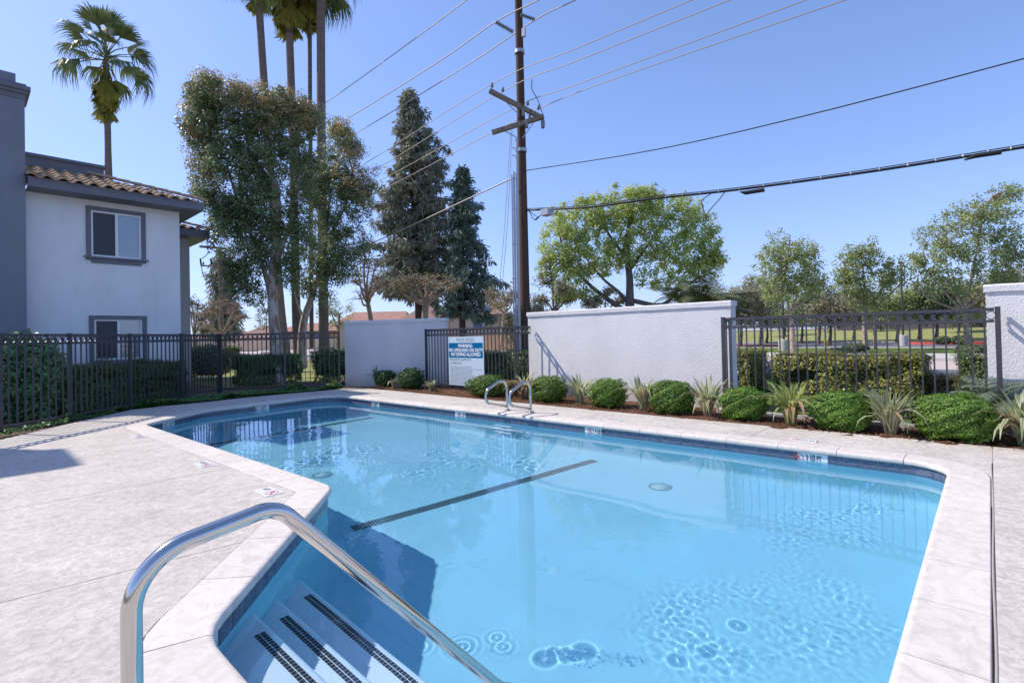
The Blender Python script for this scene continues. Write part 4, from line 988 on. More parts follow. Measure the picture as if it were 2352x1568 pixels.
def hedge(label, x0, x1, y0, y1, z1, lm, n, size=.045, seed=1, name='hedge', topm=None, group=None, core=.10, z0=.0, lump=.05, cat='hedge', coremat=None, gaps=0.0):
    rng = np.random.default_rng(seed); t = thing(name, label, cat, ((x0 + x1) / 2, (y0 + y1) / 2, 0), group)
    ar = np.array([(y1 - y0) * (z1 - z0)] * 2 + [(x1 - x0) * (z1 - z0)] * 2 + [(x1 - x0) * (y1 - y0) * 1.3]); ks = (n * ar / ar.sum()).astype(int); Ps = []; Ns = []
    for f, k in enumerate(ks):
        a = rng.uniform(size=k); b = rng.uniform(size=k); e = np.zeros(k)
        if f < 2: p = np.stack([np.full(k, (x0, x1)[f]), y0 + a * (y1 - y0), z0 + b * (z1 - z0)], 1); nn = np.array([(-1, 1)[f], 0, 0])
        elif f < 4: p = np.stack([x0 + a * (x1 - x0), np.full(k, (y0, y1)[f - 2]), z0 + b * (z1 - z0)], 1); nn = np.array([0, (-1, 1)[f - 2], 0])
        else: p = np.stack([x0 + a * (x1 - x0), y0 + b * (y1 - y0), np.full(k, z1)], 1); nn = np.array([0, 0, 1])
        Ps.append(p); Ns.append(np.tile(nn, (k, 1)).astype(float))
    P = np.concatenate(Ps); Nn = np.concatenate(Ns); lum = noise2(P[:, 0] * 1.0 + P[:, 2] * .7 + 30, P[:, 1] + P[:, 2] * .9 + 30, 3.5, seed)[:, None] * lump
    P = P + Nn * (lum + rng.normal(size=(len(P), 1)) * .035 - np.abs(rng.normal(size=(len(P), 1))) * .03)
    if gaps:
        g = noise2(P[:, 0] + P[:, 1] + 50, P[:, 2] * 1.4 + 50, 4, seed + 9); kp = (g > -gaps) | (P[:, 2] > z1 * .62); kp &= (g > -1.6); P = P[kp]; Nn = Nn[kp]
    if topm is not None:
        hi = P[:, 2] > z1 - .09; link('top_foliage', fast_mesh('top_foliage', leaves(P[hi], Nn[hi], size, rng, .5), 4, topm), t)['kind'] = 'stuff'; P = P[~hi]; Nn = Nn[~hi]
    link('foliage', fast_mesh('foliage', leaves(P, Nn, size, rng, .5), 4, lm), t)['kind'] = 'stuff'
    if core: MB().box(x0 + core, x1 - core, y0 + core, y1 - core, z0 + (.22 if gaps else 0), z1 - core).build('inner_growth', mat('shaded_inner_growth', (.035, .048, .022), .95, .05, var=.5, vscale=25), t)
    if gaps:
        mb = MB()
        for i in range(int((x1 - x0 + y1 - y0) * 5)):
            x = rng.uniform(x0 + .1, x1 - .1); y = rng.uniform(y0 + .1, y1 - .1); mb.tube([(x, y, 0), (x + rng.normal() * .06, y + rng.normal() * .06, z1 * .7)], [.014, .006], 5, caps=False)
        mb.build('stems', M_barkgrey, t)
    return t
def bush(name, label, c, rx, ry, h, lm, n, size, seed, group=None, sq=3.0, cat='shrub', z=0.0):
    """clipped round shrub: rounded-box shell of small leaves over a dark inner mass"""
    rng = np.random.default_rng(seed); t = thing(name, label, cat, (c[0], c[1], z), group); d = unit(rng, n); d = d[d[:, 2] > -.85]
    k = (np.abs(d[:, 0]) ** sq + np.abs(d[:, 1]) ** sq + np.abs(d[:, 2]) ** sq) ** (1 / sq); s = d / k[:, None]
    lum = 1 + .09 * noise2(d[:, 0] * 3 + 30, d[:, 1] * 3 + d[:, 2] * 4 + 30, 1.5, seed)[:, None] + .02 * rng.normal(size=(len(d), 1)); dd = rng.uniform(0, 1, (len(d), 1)) ** 3 * .14
    P = s * (lum - dd) * np.array([rx, ry, h / 2]) + np.array([c[0], c[1], z + h / 2])
    link('foliage', fast_mesh('foliage', leaves(P, s, size, rng, .58, 0, .25, .55), 4, lm), t)['kind'] = 'stuff'
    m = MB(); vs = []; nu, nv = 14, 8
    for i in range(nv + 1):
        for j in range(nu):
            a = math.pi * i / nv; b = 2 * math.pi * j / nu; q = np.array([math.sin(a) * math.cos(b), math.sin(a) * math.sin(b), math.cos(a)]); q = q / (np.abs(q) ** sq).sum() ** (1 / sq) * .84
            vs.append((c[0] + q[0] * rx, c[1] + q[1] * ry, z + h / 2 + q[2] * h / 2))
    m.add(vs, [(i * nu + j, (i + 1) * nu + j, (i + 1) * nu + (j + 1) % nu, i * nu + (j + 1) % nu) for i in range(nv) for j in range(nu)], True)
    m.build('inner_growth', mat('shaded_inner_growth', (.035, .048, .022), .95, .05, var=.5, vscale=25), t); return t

# planting bed: clipped shrubs
def ht(px, y, c): return float(CAMH + ray(px, y)[2] * math.hypot(c[0], c[1]) / math.hypot(*ray(px, y)[:2]))
BX = 8.42
B = [ # px centre, px top, px width, depth radius, label, material
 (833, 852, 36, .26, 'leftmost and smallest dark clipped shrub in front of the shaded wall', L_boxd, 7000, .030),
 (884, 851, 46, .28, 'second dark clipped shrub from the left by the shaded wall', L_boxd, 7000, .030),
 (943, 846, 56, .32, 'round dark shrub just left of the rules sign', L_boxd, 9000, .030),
 (1118, 863, 98, .42, 'low wide shrub in front of the lower right corner of the rules sign', L_box, 11000, .026),
 (1259, 866, 84, .40, 'clipped shrub immediately right of the grab rails', L_box, 11000, .026),
 (1394, 871, 84, .38, 'clipped ball shrub in front of the middle of the sunlit wall', L_box, 12000, .025),
 (1541, 877, 104, .40, 'squarish bright green shrub near the right end of the sunlit wall', L_box, 14000, .025),
 (1704, 892, 112, .40, 'bright green shrub at the left post of the right fence', L_box, 16000, .024),
 (1926, 901, 146, .42, 'wide bright green shrub in front of the middle of the right fence', L_box, 22000, .023),
 (2187, 910, 200, .46, 'widest green shrub, rightmost and nearest in the bed', L_box, 30000, .022)]
for i, (px, pt, w, ry, lab, lm, n, sz) in enumerate(B):
    c = onX(px, 800, BX + (.05 if i < 3 else 0)); d = float(fw[:2] @ c[:2]); rxx = w / 2 * d / F_ / .98; h = ht(px, pt, c)
    u_ = math.hypot(rt[0], rt[1]); tot = rxx
    bush('clipped_shrub', lab, c, min(.42, .55 * tot + .10), tot * (1, 1, 1, .95, .95, .92, .86, .80, .74, .70)[i], h, lm, n, sz, 40 + i, 'clipped shrubs along the planting bed')
# strap-leaved plants: each blade its own part
def blade_mesh(l, w, bend, seed):
    rg = random.Random(seed); m = MB(); n = 6; vs = []; th = 0.25 + rg.random() * .1; x = z = 0
    for i in range(n + 1):
        u = i / n; ww = w * (1 - u ** 2.2) * (.55 + .9 * min(1, u * 3)) * .6 + .0008; tw = .1 * math.sin(u * 3)
        vs += [(x, -ww, z + ww * .35), (x, 0, z), (x, ww, z + ww * .35)]; x += math.sin(th) * l / n; z += math.cos(th) * l / n; th += bend / n * (1 + u)
    f = []
    for i in range(n):
        a = i * 3; f += [(a, a + 1, a + 4, a + 3), (a + 1, a + 2, a + 5, a + 4)]
    return m.add(vs, f, True)
def strapmat(name, a, b):
    m, t, bs = nodes(name); tc = t.nodes.new('ShaderNodeTexCoord'); sp = t.nodes.new('ShaderNodeSeparateXYZ'); t.links.new(tc.outputs['Object'], sp.inputs[0])
    ab = t.nodes.new('ShaderNodeMath'); ab.operation = 'ABSOLUTE'; t.links.new(sp.outputs['Y'], ab.inputs[0]); cr = t.nodes.new('ShaderNodeValToRGB'); e = cr.color_ramp.elements
    e[0].position = .004; e[0].color = (*a, 1); e[1].position = .008; e[1].color = (*b, 1); t.links.new(ab.outputs[0], cr.inputs[0])
    oi = t.nodes.new('ShaderNodeObjectInfo'); hs_ = t.nodes.new('ShaderNodeHueSaturation'); mr = t.nodes.new('ShaderNodeMapRange'); mr.inputs['To Min'].default_value = .65; mr.inputs['To Max'].default_value = 1.25
    t.links.new(oi.outputs['Random'], mr.inputs[0]); t.links.new(mr.outputs[0], hs_.inputs['Value']); t.links.new(cr.outputs[0], hs_.inputs['Color']); t.links.new(hs_.outputs[0], bs.inputs['Base Color']); bs.inputs['Roughness'].default_value = .45
    tr = t.nodes.new('ShaderNodeBsdfTranslucent'); mx = t.nodes.new('ShaderNodeMixShader'); mx.inputs[0].default_value = .3; t.links.new(hs_.outputs[0], tr.inputs[0]); t.links.new(bs.outputs[0], mx.inputs[1]); t.links.new(tr.outputs[0], mx.inputs[2]); t.links.new(mx.outputs[0], t.nodes['Material Output'].inputs[0])
    return m
M_strap = strapmat('striped_strap_leaf', (.24, .31, .13), (.64, .62, .40)); M_strapg = strapmat('green_strap_leaf', (.20, .30, .06), (.48, .50, .20)); M_strapd = strapmat('dry_strap_leaf', (.38, .25, .14), (.50, .36, .22))
blades = {k: [blade_mesh(1.0, .026, b, i).mesh('blade', mm) for i, b in enumerate((.25, .5, .9, 1.5, 2.2))] for k, mm in (('s', M_strap), ('g', M_strapg), ('d', M_strapd))}
FLX = [(862, 838, 8.55, 22, 's', 'pale strap-leaved plant between the two leftmost dark shrubs'), (905, 862, 8.3, 16, 's', 'small pale strap-leaved plant between second and third dark shrubs'), (990, 868, 8.3, 18, 's', 'small strap-leaved tuft below the left post of the sign fence'),
 (1203, 848, 8.5, 46, 's', 'partly dry strap-leaved plant behind the grab rails'), (1330, 855, 8.45, 46, 's', 'striped strap-leaved plant between the first two shrubs right of the grab rails'), (1475, 858, 8.45, 42, 's', 'striped strap-leaved plant mid wall beside the upright pipes'),
 (1620, 862, 8.4, 50, 's', 'striped strap-leaved plant at the right end of the sunlit wall'), (1812, 866, 8.35, 52, 'g', 'greener strap-leaved plant in front of the right fence'), (2040, 884, 8.3, 62, 's', 'striped strap-leaved plant between the two widest shrubs'), (2345, 900, 8.35, 70, 's', 'broad striped strap-leaved plant at the right picture edge')]
for i, (px, pt, X_, n, kind, lab) in enumerate(FLX):
    c = onX(px, 800, X_); h = ht(px, pt, c) * .97; t = thing('strap_leaf_plant', lab, 'plant', (c[0], c[1], .0), 'striped strap-leaved plants in the bed'); rg = random.Random(i * 7 + 1)
    for k in range(int(n * 1.5)):
        a = rg.random() * 6.283; u = rg.random(); bi = min(4, int(u ** 1.4 * 5)); kk = kind
        if px == 1203 and rg.random() < .35 or rg.random() < .05: kk = 'd'; bi = rg.choice((3, 4))
        o = link('blade', blades[kk][bi], t, (rg.uniform(-.05, .05), rg.uniform(-.05, .05), 0), world=False); o.rotation_euler = (rg.uniform(-.15, .15), rg.uniform(-.18, .05) * (1 if bi > 0 else 1.6), a)
        s = h * rg.uniform(.7, 1.1) * (1.0 + .10 * bi); o.scale = (s, rg.uniform(1.1, 1.9), s)
# feathery dwarf palm at the right edge
def feather(l, npair, w, droop, m, name='frond', up_=.9, ll=.30):
    mb = MB(); n = 12; x = z = 0; th = math.pi / 2 - up_; P = []
    for i in range(n + 1):
        P.append((x, 0, z)); x += math.sin(th) * l / n; z += math.cos(th) * l / n; th += droop / n * (1 + i / n)
    mb.tube(P, [.012 * (1 - .8 * i / n) + .002 for i in range(n + 1)], 4, caps=False)
    for k in range(npair):
        u = .15 + .85 * k / npair; i = min(n - 1, int(u * n)); f = u * n - i; p = np.array(P[i]) * (1 - f) + np.array(P[i + 1]) * f; d = np.array(P[i + 1]) - np.array(P[i]); d = d / np.linalg.norm(d)
        for sg_ in (-1, 1):
            L_ = ll * math.sin(math.pi * (.18 + .8 * u)) + .05; tip = p + d * L_ * .6 + np.array([0, sg_ * L_ * .85, 0]) + np.array([0, 0, -.25 * L_]); q = p + (tip - p) * .5 + np.array([0, 0, .05 * L_])
            nn = np.cross(d, tip - p); nn = nn / (np.linalg.norm(nn) + 1e-9) * 0 + d * w
            mb.add([p - nn * .5, p + nn * .5, q + nn * .6, q - nn * .6, tip], [(0, 1, 2, 3), (3, 2, 4)])
    return mb.mesh(name, m)
L_palm = mat('feather_palm_leaf', (.20, .25, .16), .45, .4, var=.3, vscale=4); L_phx = mat('phoenix_palm_leaf', (.10, .14, .06), .4, .5, col2=(.17, .17, .07), vscale=2.5)
fm = [feather(.85, 26, .012, d_, L_palm, ll=.22) for d_ in (1.0, 1.5)]
c = onX(2335, 800, 8.85); t = thing('dwarf_palm', 'feathery grey green dwarf palm against the right white wall', 'palm', (c[0] + .12, c[1] + .1, .05)); rg = random.Random(5)
MB().tube([(0, 0, -.05), (0, 0, .2)], .06, 10).build('trunk', M_palmbark, t, world=False)
for k in range(24):
    o = link('frond', fm[k % 2], t, (0, 0, .18), world=False); o.rotation_euler = (0, rg.uniform(-.55, .25), k * 2.399); o.scale = [rg.uniform(.75, 1.0)] * 3

# leaf litter over the mulch
rng = np.random.default_rng(11); n = 7000; P = np.stack([rng.uniform(7.93, 9.4, n), rng.uniform(-2, 12.5, n), rng.uniform(0.0, .03, n)], 1)
tag(link('leaf_litter', fast_mesh('leaf_litter', leaves(P, np.tile([0, 0, 1.], (n, 1)), .035, rng, .5, 0, .6, .35), 4, L_mulch)), kind='stuff')
for i, (x, y) in enumerate(((8.12, 9.9), (8.1, 5.6), (8.14, 5.2), (7.2, 13.5), (8.05, 2.3))):
    P = np.array([[x, y, .02]]) + rng.normal(size=(6, 3)) * [.05, .05, .005]
# ivy and soil strip by the left fence
P = []; 
edge = [(-.6, 10.3), (.48, 11.45), (1.43, 12.25), (2.53, 13.45), (3.3, 13.65), (3.9, 13.60), (4.9, 13.75), (6.3, 13.6), (7.4, 13.45)]
cnt = [150, 250, 500, 1500, 2600, 3400, 5200, 3800]
for (a, b), k in zip(zip(edge[:-1], edge[1:]), cnt):
    a = np.array(a); b = np.array(b); u = rng.uniform(size=(k, 1)); w = np.abs(rng.normal(size=(k, 1))) * .35; d = b - a; nn = np.array([-d[1], d[0]]) / np.linalg.norm(d); q = a + d * u + nn * (w - .02)
    hgt = np.clip(noise2(q[:, 0] + 9, q[:, 1] + 9, 2.2, 5), -.6, 2) * .07 + .06; P.append(np.concatenate([q, (rng.uniform(0, 1, k) * np.maximum(.02, hgt))[:, None]], 1))
P = np.concatenate(P); tag(link('ivy_ground_cover', fast_mesh('ivy_ground_cover', leaves(P, np.tile([0, -.3, 1.], (len(P), 1)), .065, rng, .8, 0, .5, .4), 4, L_ivy)), kind='stuff')
n = 6000; P = np.stack([rng.uniform(-2, 9, n), rng.uniform(10.5, 17, n), rng.uniform(-.05, -.02, n)], 1); P = P[~inside(P[:, 0], P[:, 1], np.array(deck_out)) & (P[:, 0] < 7.9)]
tag(link('leaf_litter', fast_mesh('leaf_litter', leaves(P, np.tile([0, 0, 1.], (len(P), 1)), .06, rng, .5, 0, .6, .3), 4, L_mulch)), kind='stuff')

# left: big shrub and hedges behind the fence
bs = thing('leafy_shrub', 'tall dense dark green shrub behind the fence at the left picture edge', 'shrub', (.2, 13.6, 0)); rng = np.random.default_rng(21)
C = blob_centres([(40, 880, 95, 95), (-60, 870, 120, 100), (95, 910, 50, 72), (110, 850, 32, 50), (20, 808, 90, 42), (85, 815, 30, 40)], 10.1, 600, rng, .8, .7)
C[:, 2] = np.maximum(C[:, 2], .1); P, d = clumps(C, .17, 42, rng); link('foliage', fast_mesh('foliage', leaves(P, d + np.array([0, -.5, 0]), .085, rng, .55, .3, .1), 4, L_shrub), bs)['kind'] = 'stuff'
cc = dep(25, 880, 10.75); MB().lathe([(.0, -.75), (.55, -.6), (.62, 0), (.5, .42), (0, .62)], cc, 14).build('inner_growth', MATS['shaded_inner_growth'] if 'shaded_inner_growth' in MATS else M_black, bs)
ca, cb = dep(135, 880, 10.3), dep(392, 880, 13.2); cm_ = (ca + cb) / 2; hl = float(np.hypot(*(cb - ca)[:2])) / 2
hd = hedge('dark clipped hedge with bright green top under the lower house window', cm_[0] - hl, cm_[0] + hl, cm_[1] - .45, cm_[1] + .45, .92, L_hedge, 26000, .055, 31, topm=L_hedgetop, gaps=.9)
hd.rotation_euler[2] = math.atan2((cb - ca)[1], (cb - ca)[0])
q = at(480, 868); bush('round_topiary', 'dark rounded shrub behind the end-on gate', at(478, 868), .85, .85, 1.25, L_dark, 9000, .06, 61, sq=2.2)
hedge('dark hedge behind the fence left of the pale tree trunks', 6.1, 8.0, 17.2, 18.1, .92, L_hedge, 20000, .055, 32, gaps=.7, topm=None)
hedge('dark hedge behind the fence right of the pale tree trunks', 7.9, 9.5, 15.2, 16.3, 1.0, L_hedge, 18000, .055, 33, gaps=.8)
hedge('dark hedge seen through the fence right of the rules sign', 10.2, 11.0, 8.6, 13.5, .95, L_hedge, 22000, .05, 34)
# right: hedges behind the fence
hedge('yellow-green variegated hedge across the middle of the right fence', 12.6, 13.7, .95, 3.65, .80, L_var, 26000, .06, 35, gaps=.6, lump=.06, cat='hedge')
hedge('variegated hedge just right of the sunlit wall end', 12.2, 13.4, 4.0, 5.2, .88, L_var, 14000, .06, 36)
hedge('dense green hedge behind the right end of the right fence', 12.4, 13.3, -1.2, .42, .83, leafmat('mid_hedge_leaf', [(.06, .10, .03), (.12, .17, .05), (.20, .24, .09)], .4, .3), 18000, .05, 37)
hedge('low reddish shrub in the gap between the hedges', 12.9, 13.6, .35, .95, .42, leafmat('reddish_leaf', [(.10, .12, .05), (.22, .16, .09), (.16, .19, .08)], .5, .3), 6000, .04, 38, name='low_shrub', cat='shrub')
for i, (px, py, w_, h_, lab) in enumerate([(1925, 806, 60, 14, 'low grey green shrub mass on the verge below the sycamores'), (1965, 800, 50, 20, 'bushy verge shrub right behind the low one'), (2010, 828, 85, 18, 'dark low shrub on the near verge'), (2235, 805, 60, 26, 'round shrub beside the right-hand street trunk'), (2240, 830, 55, 20, 'pink-flowered shrub by the right wall'), (2165, 789, 30, 18, 'round shrub left of the island tree'), (2210, 789, 38, 20, 'round shrub right of the island tree'), (1870, 770, 40, 9, 'small reddish shrub on the far lawn edge')]):
    c = at(px, py + (h_ / 2 if i < 4 else 2)); dd = float(fw[:2] @ c[:2]); r_ = w_ / 2 * dd / F_
    lm = leafmat('pink_flower', [(.55, .35, .35), (.20, .24, .10), (.65, .48, .45)], .5, .2) if i == 4 else leafmat('grey_green_leaf', [(.08, .12, .05), (.14, .19, .08), (.20, .24, .12)], .5, .3)
    bush('verge_shrub', lab, c, r_ * .8, r_, h_ * dd / F_, lm, 2600, .05 + .002 * dd, 70 + i, 'shrubs across the street', sq=2.3)
# big ficus-like trees
FIC = tree('pale_bark_tree', 'large dense tree with peeling white bark left of the conifers', 17.2,
  [([(636, 882), (634, 800), (628, 720), (626, 640), (632, 560), (640, 470), (620, 380)], .235, .06), ([(628, 700, .1), (600, 600, .2), (560, 500, .3), (520, 380, .2)], .11, .03), ([(636, 600), (670, 500), (690, 400), (680, 300)], .10, .03), ([(560, 500, .3), (500, 430), (470, 330)], .05, .02), ([(600, 600, .2), (545, 620), (520, 660)], .04, .015)],
  [(520, 290, 88, 115), (475, 220, 40, 55), (590, 260, 75, 60), (660, 290, 70, 80), (540, 420, 90, 110), (640, 420, 100, 110), (560, 560, 70, 90), (660, 560, 65, 80), (575, 665, 22, 44), (545, 640, 30, 60), (470, 300, 45, 80), (520, 490, 50, 60), (705, 260, 30, 40), (660, 630, 22, 40)],
  L_fic, M_bark, 1120, .29, 74, .095, .45, seed=5, twn=150, tr=.018, shell=.5, droop=.5)
rng = np.random.default_rng(55)
C = blob_centres([(475, 195, 42, 34), (450, 260, 28, 70), (540, 215, 60, 30), (600, 230, 60, 34), (655, 240, 50, 34), (440, 330, 18, 60), (460, 400, 20, 60), (660, 290, 60, 30), (700, 250, 30, 30)], 16.8, 260, rng, .9, .75); P, d = clumps(C, .24, 44, rng)
link('new_growth', fast_mesh('new_growth', leaves(P, d, .08, rng, .42, .5), 4, L_ficr), FIC)['kind'] = 'stuff'
F2 = tree('pale_bark_tree', 'narrower dense tree with leaning white trunk in front of the tallest palm', 19.5,
  [([(694, 845), (694, 780), (700, 730), (722, 665), (738, 615), (748, 540), (760, 440)], .20, .04), ([(700, 740), (682, 690), (672, 640)], .06, .02), ([(745, 560), (790, 480), (810, 400)], .06, .02)],
  [(785, 360, 45, 80), (770, 460, 62, 80), (820, 470, 38, 50), (745, 560, 50, 80), (800, 560, 55, 55), (735, 640, 38, 60), (790, 620, 35, 40), (845, 420, 20, 30), (775, 300, 22, 26), (700, 660, 14, 30), (730, 420, 35, 60)],
  L_fic, M_bark, 560, .28, 66, .09, .45, seed=6, twn=90, tr=.016, shell=.45, droop=.5)
C = blob_centres([(785, 310, 34, 34), (810, 340, 26, 34), (860, 390, 10, 10), (845, 400, 18, 16), (800, 400, 40, 50), (840, 450, 20, 40)], 19.1, 110, rng, .8, .5); P, d = clumps(C, .22, 40, rng)
link('new_growth', fast_mesh('new_growth', leaves(P, d, .08, rng, .42, .5), 4, L_ficr), F2)['kind'] = 'stuff'
sap = tree('young_shrub', 'small light green sapling at the foot of the pale-barked tree', 17.6, [([(612, 800), (612, 720)], .03, .01)], [(608, 700, 22, 36), (625, 680, 20, 26), (604, 745, 12, 22)], leafmat('sapling_leaf', [(.16, .22, .05), (.28, .34, .08), (.36, .38, .13)], .4, .4), M_barkgrey, 46, .16, 40, .06, seed=8, twn=12, tr=.01, cat='shrub')
tree('small_tree', 'low leafy tree behind the left end of the shaded wall', 26, [([(775, 800), (780, 720)], .10, .04), ([(778, 760), (755, 705)], .04, .02)], [(770, 730, 40, 22), (745, 700, 30, 30), (790, 715, 24, 16)], L_olive, M_barktan, 50, .3, 40, .09, seed=9, twn=20)

# ------------------------------------------------------------------ fan palms
def fan_mesh(m, r=1.0, nl=26, droop=.5, seed=1, petl=1.05, spread=2.1):
    rg = random.Random(seed); mb = MB(); mb.tube([(0, 0, 0), (petl * .5, 0, .06), (petl, 0, 0)], [.03, .022, .016], 5, caps=False)
    for k in range(nl):
        a = (k / (nl - 1) - .5) * spread * 1.0; L_ = r * rg.uniform(.85, 1.05) * (1 - .12 * abs(a)); dx, dy = math.cos(a), math.sin(a); w = .026; px, py = -dy * w, dx * w; dr = droop * rg.uniform(.7, 1.4)
        P = [(petl, 0, 0)]; 
        for u, z in ((.55, -.06), (.8, -.28 * dr * 1.2), (.95, -.85 * dr)): P.append((petl + dx * L_ * u * (1 if u < .9 else .93), dy * L_ * u, z * r))
        vs = [(petl, 0, 0)]
        for i, p in enumerate(P[1:3]): vs += [(p[0] - px * (1.25 if i == 0 else .7), p[1] - py * (1.25 if i == 0 else .7), p[2]), (p[0] + px * (1.25 if i == 0 else .7), p[1] + py * (1.25 if i == 0 else .7), p[2])]
        vs.append(P[3]); mb.add(vs, [(0, 1, 2), (1, 3, 4, 2), (3, 5, 4)])
    return mb.mesh('fan_frond', m)
M_fan = leafmat('fan_palm_leaf', [(.07, .11, .04), (.11, .16, .055), (.17, .21, .08)], .45, .25, .5); M_fany = leafmat('old_palm_leaf', [(.17, .18, .02), (.26, .26, .03), (.30, .22, .08)], .5, .35)
fans = [fan_mesh(M_fan, 1.0, 26, d_, s_) for s_, d_ in ((1, .35), (2, .6), (3, .9))]; fany = [fan_mesh(M_fany, 1.0, 22, .25, 7, .8, 1.2), fan_mesh(M_fany, .9, 18, .2, 8, .7, .9)]
def fan_palm(label, trunk, r0_, r1_, nf, scale, nold, seed, depth, group='tall fan palms', skirt=None):
    rg = random.Random(seed); t = thing('fan_palm', label, 'palm', dep(trunk[0][0], trunk[0][1], depth), group); pts = [dep(x, y, depth) for x, y in trunk]
    MB().tube(curve_pts(pts, 6), [r0_ + (r1_ - r0_) * min(1, i / (6 * (len(pts) - 1)) * 1.6) for i in range(6 * (len(pts) - 1) + 1)], 14).build('trunk', M_palmbark, t)
    top = pts[-1]; loc = Vector([float(v) for v in top]) - t.location
    for k in range(nf):
        el = math.pi / 2 - 2.05 * ((k + .5) / nf) ** .8 * 1.0; o = link('frond', fans[min(2, int(3 * k / nf))], t, loc + Vector((0, 0, .35 * (1 - k / nf))), world=False)
        o.rotation_euler = (rg.uniform(-.3, .3), -el, k * 2.399963); s = scale * rg.uniform(.85, 1.1); o.scale = (s, s, s)
    for k in range(nold):
        o = link('old_frond', fany[k % 2], t, loc + Vector((0, 0, -.1 - .5 * scale * rg.random())), world=False); o.rotation_euler = (rg.uniform(-.2, .2), R(62 + 22 * rg.random()), k * 2.399963 + 1); s = scale * rg.uniform(.85, 1.1); o.scale = (s, s, s)
    if skirt:
        for k in range(skirt[1]):
            f = k / skirt[1]; o = link('old_frond', fany[k % 2], t, loc + Vector((0, 0, -.1 - 1.35 * f)), world=False); o.rotation_euler = (rg.uniform(-.25, .25), R(60 + 24 * f + 6 * rg.random()), k * 2.399963 + 1); s = scale * rg.uniform(.8, 1.0); o.scale = (s, s, s)
    return t
fan_palm('fan palm standing alone behind the white house roof', [(252, 700), (251, 500), (249, 390), (247, 285), (243, 140)], .24, .14, 27, 1.26, 0, 1, 26.5, skirt=(10, 46))
fan_palm('left trunk of the three tall fan palms behind the dense tree', [(658, 818), (640, 650), (608, 210), (594, 0), (588, -75)], .27, .23, 40, 1.5, 20, 2, 34)
fan_palm('middle trunk of the three tall fan palms', [(686, 860), (680, 700), (672, 300), (664, 60), (661, -60)], .20, .165, 40, 1.3, 26, 3, 23)
fan_palm('right and thickest trunk of the three tall fan palms', [(744, 862), (743, 700), (738, 300), (737, 0), (736, -150)], .225, .18, 40, 1.3, 18, 4, 22.5)
t = fan_palm('short crown of a further palm whose skirt hangs beside the right tall trunk', [(716, 800), (714, 500), (712, 60), (711, -50)], .01, .01, 26, 1.2, 22, 6, 24.0)
bpy.data.objects.remove([o for o in t.children if o.name.startswith('trunk')][0])
MB().tube([dep(716, 800, 24), dep(712, 200, 24), dep(711, -50, 24)], .10, 8).build('trunk', M_palmbark, t)
# ------------------------------------------------------------------ conifers
def conifer(label, depth, base, top, prof, lm, seed, nb=150, per=26, needle=.5, group='tall grey green conifers', trunk=.3, skirt=.12, sz=.34):
    """prof: (height fraction, left px, right px) from the bottom up"""
    rng = np.random.default_rng(seed); t = thing('conifer', label, 'tree', dep(base[0], base[1], depth), group); A = dep(base[0], base[1], depth); T = dep(top[0], top[1], depth)
    MB().tube([A, (A + T) / 2, T], [trunk, trunk * .6, .04], 10).build('trunk', M_barkdark, t); hs_ = [p[0] for p in prof]; C = []; mb = MB()
    for k in range(nb):
        u = prof[0][0] + (1 - prof[0][0]) * (k + rng.uniform()) / nb; u = min(u, .995); a = k * 2.4 + rng.uniform(-.5, .5); lp = np.interp(u, hs_, [p[1] for p in prof]); rp = np.interp(u, hs_, [p[2] for p in prof]); cxp = base[0] + (top[0] - base[0]) * u
        side = rp - cxp if math.cos(a) > 0 else cxp - lp; side = abs(math.cos(a)) * side + (1 - abs(math.cos(a))) * (rp - lp) * .42; rr = side * depth / F_ * rng.choice([.55, .8, 1.0, 1.15, 1.32])
        o = A + (T - A) * u; d = math.cos(a) * rt + math.sin(a) * np.array([fw[0], fw[1], 0]); tip = o + d * rr + np.array([0, 0, -rr * .05 + .1 * rng.normal()]); mb.tube([o, (o + tip) / 2 + np.array([0, 0, .06 * rr]), tip], [.05 * (1 - u) + .015, .03 * (1 - u) + .01, .008], 4, caps=False)
        ncl = max(2, int(rr / .42))
        for q in range(ncl): f = .3 + .7 * (q + rng.uniform(.2, 1)) / ncl; C.append(o + (tip - o) * min(f, 1.02) + rng.normal(size=3) * .10 + np.array([0, 0, -.05]))
    mb.build('branches', M_barkdark, t)['kind'] = 'stuff'; C = np.array(C); n = len(C)
    d = unit(rng, n * per); P = np.repeat(C, per, axis=0) + d * rng.uniform(.1, 1, (n * per, 1)) * sz; dr = d * .6 + np.array([0, 0, -.75]) + rng.normal(size=d.shape) * .3; dr /= np.linalg.norm(dr, axis=1, keepdims=True)
    sd = np.cross(dr, rng.normal(size=d.shape)); sd /= np.linalg.norm(sd, axis=1, keepdims=True); L_ = needle * rng.uniform(.6, 1.2, (len(P), 1)); w = .05
    V = np.stack([P - sd * w * .4, P + sd * w * .4, P + dr * L_ * .6 + sd * w, P + dr * L_, P + dr * L_ * .6 - sd * w], axis=1)
    link('foliage', fast_mesh('foliage', V.reshape(-1, 3), 5, lm), t)['kind'] = 'stuff'; return t
conifer('taller and broader grey green conifer left of the utility pole', 40, (968, 790), (938, 208), [(.18, 872, 1036), (.30, 862, 1034), (.42, 866, 1040), (.52, 876, 1036), (.6, 890, 1030), (.68, 903, 1022), (.76, 908, 1012), (.84, 914, 986), (.90, 922, 972), (.94, 928, 966), (.97, 930, 962), (1, 936, 942)], L_pine, 1, 230, 34, .46, trunk=.42, sz=.34)
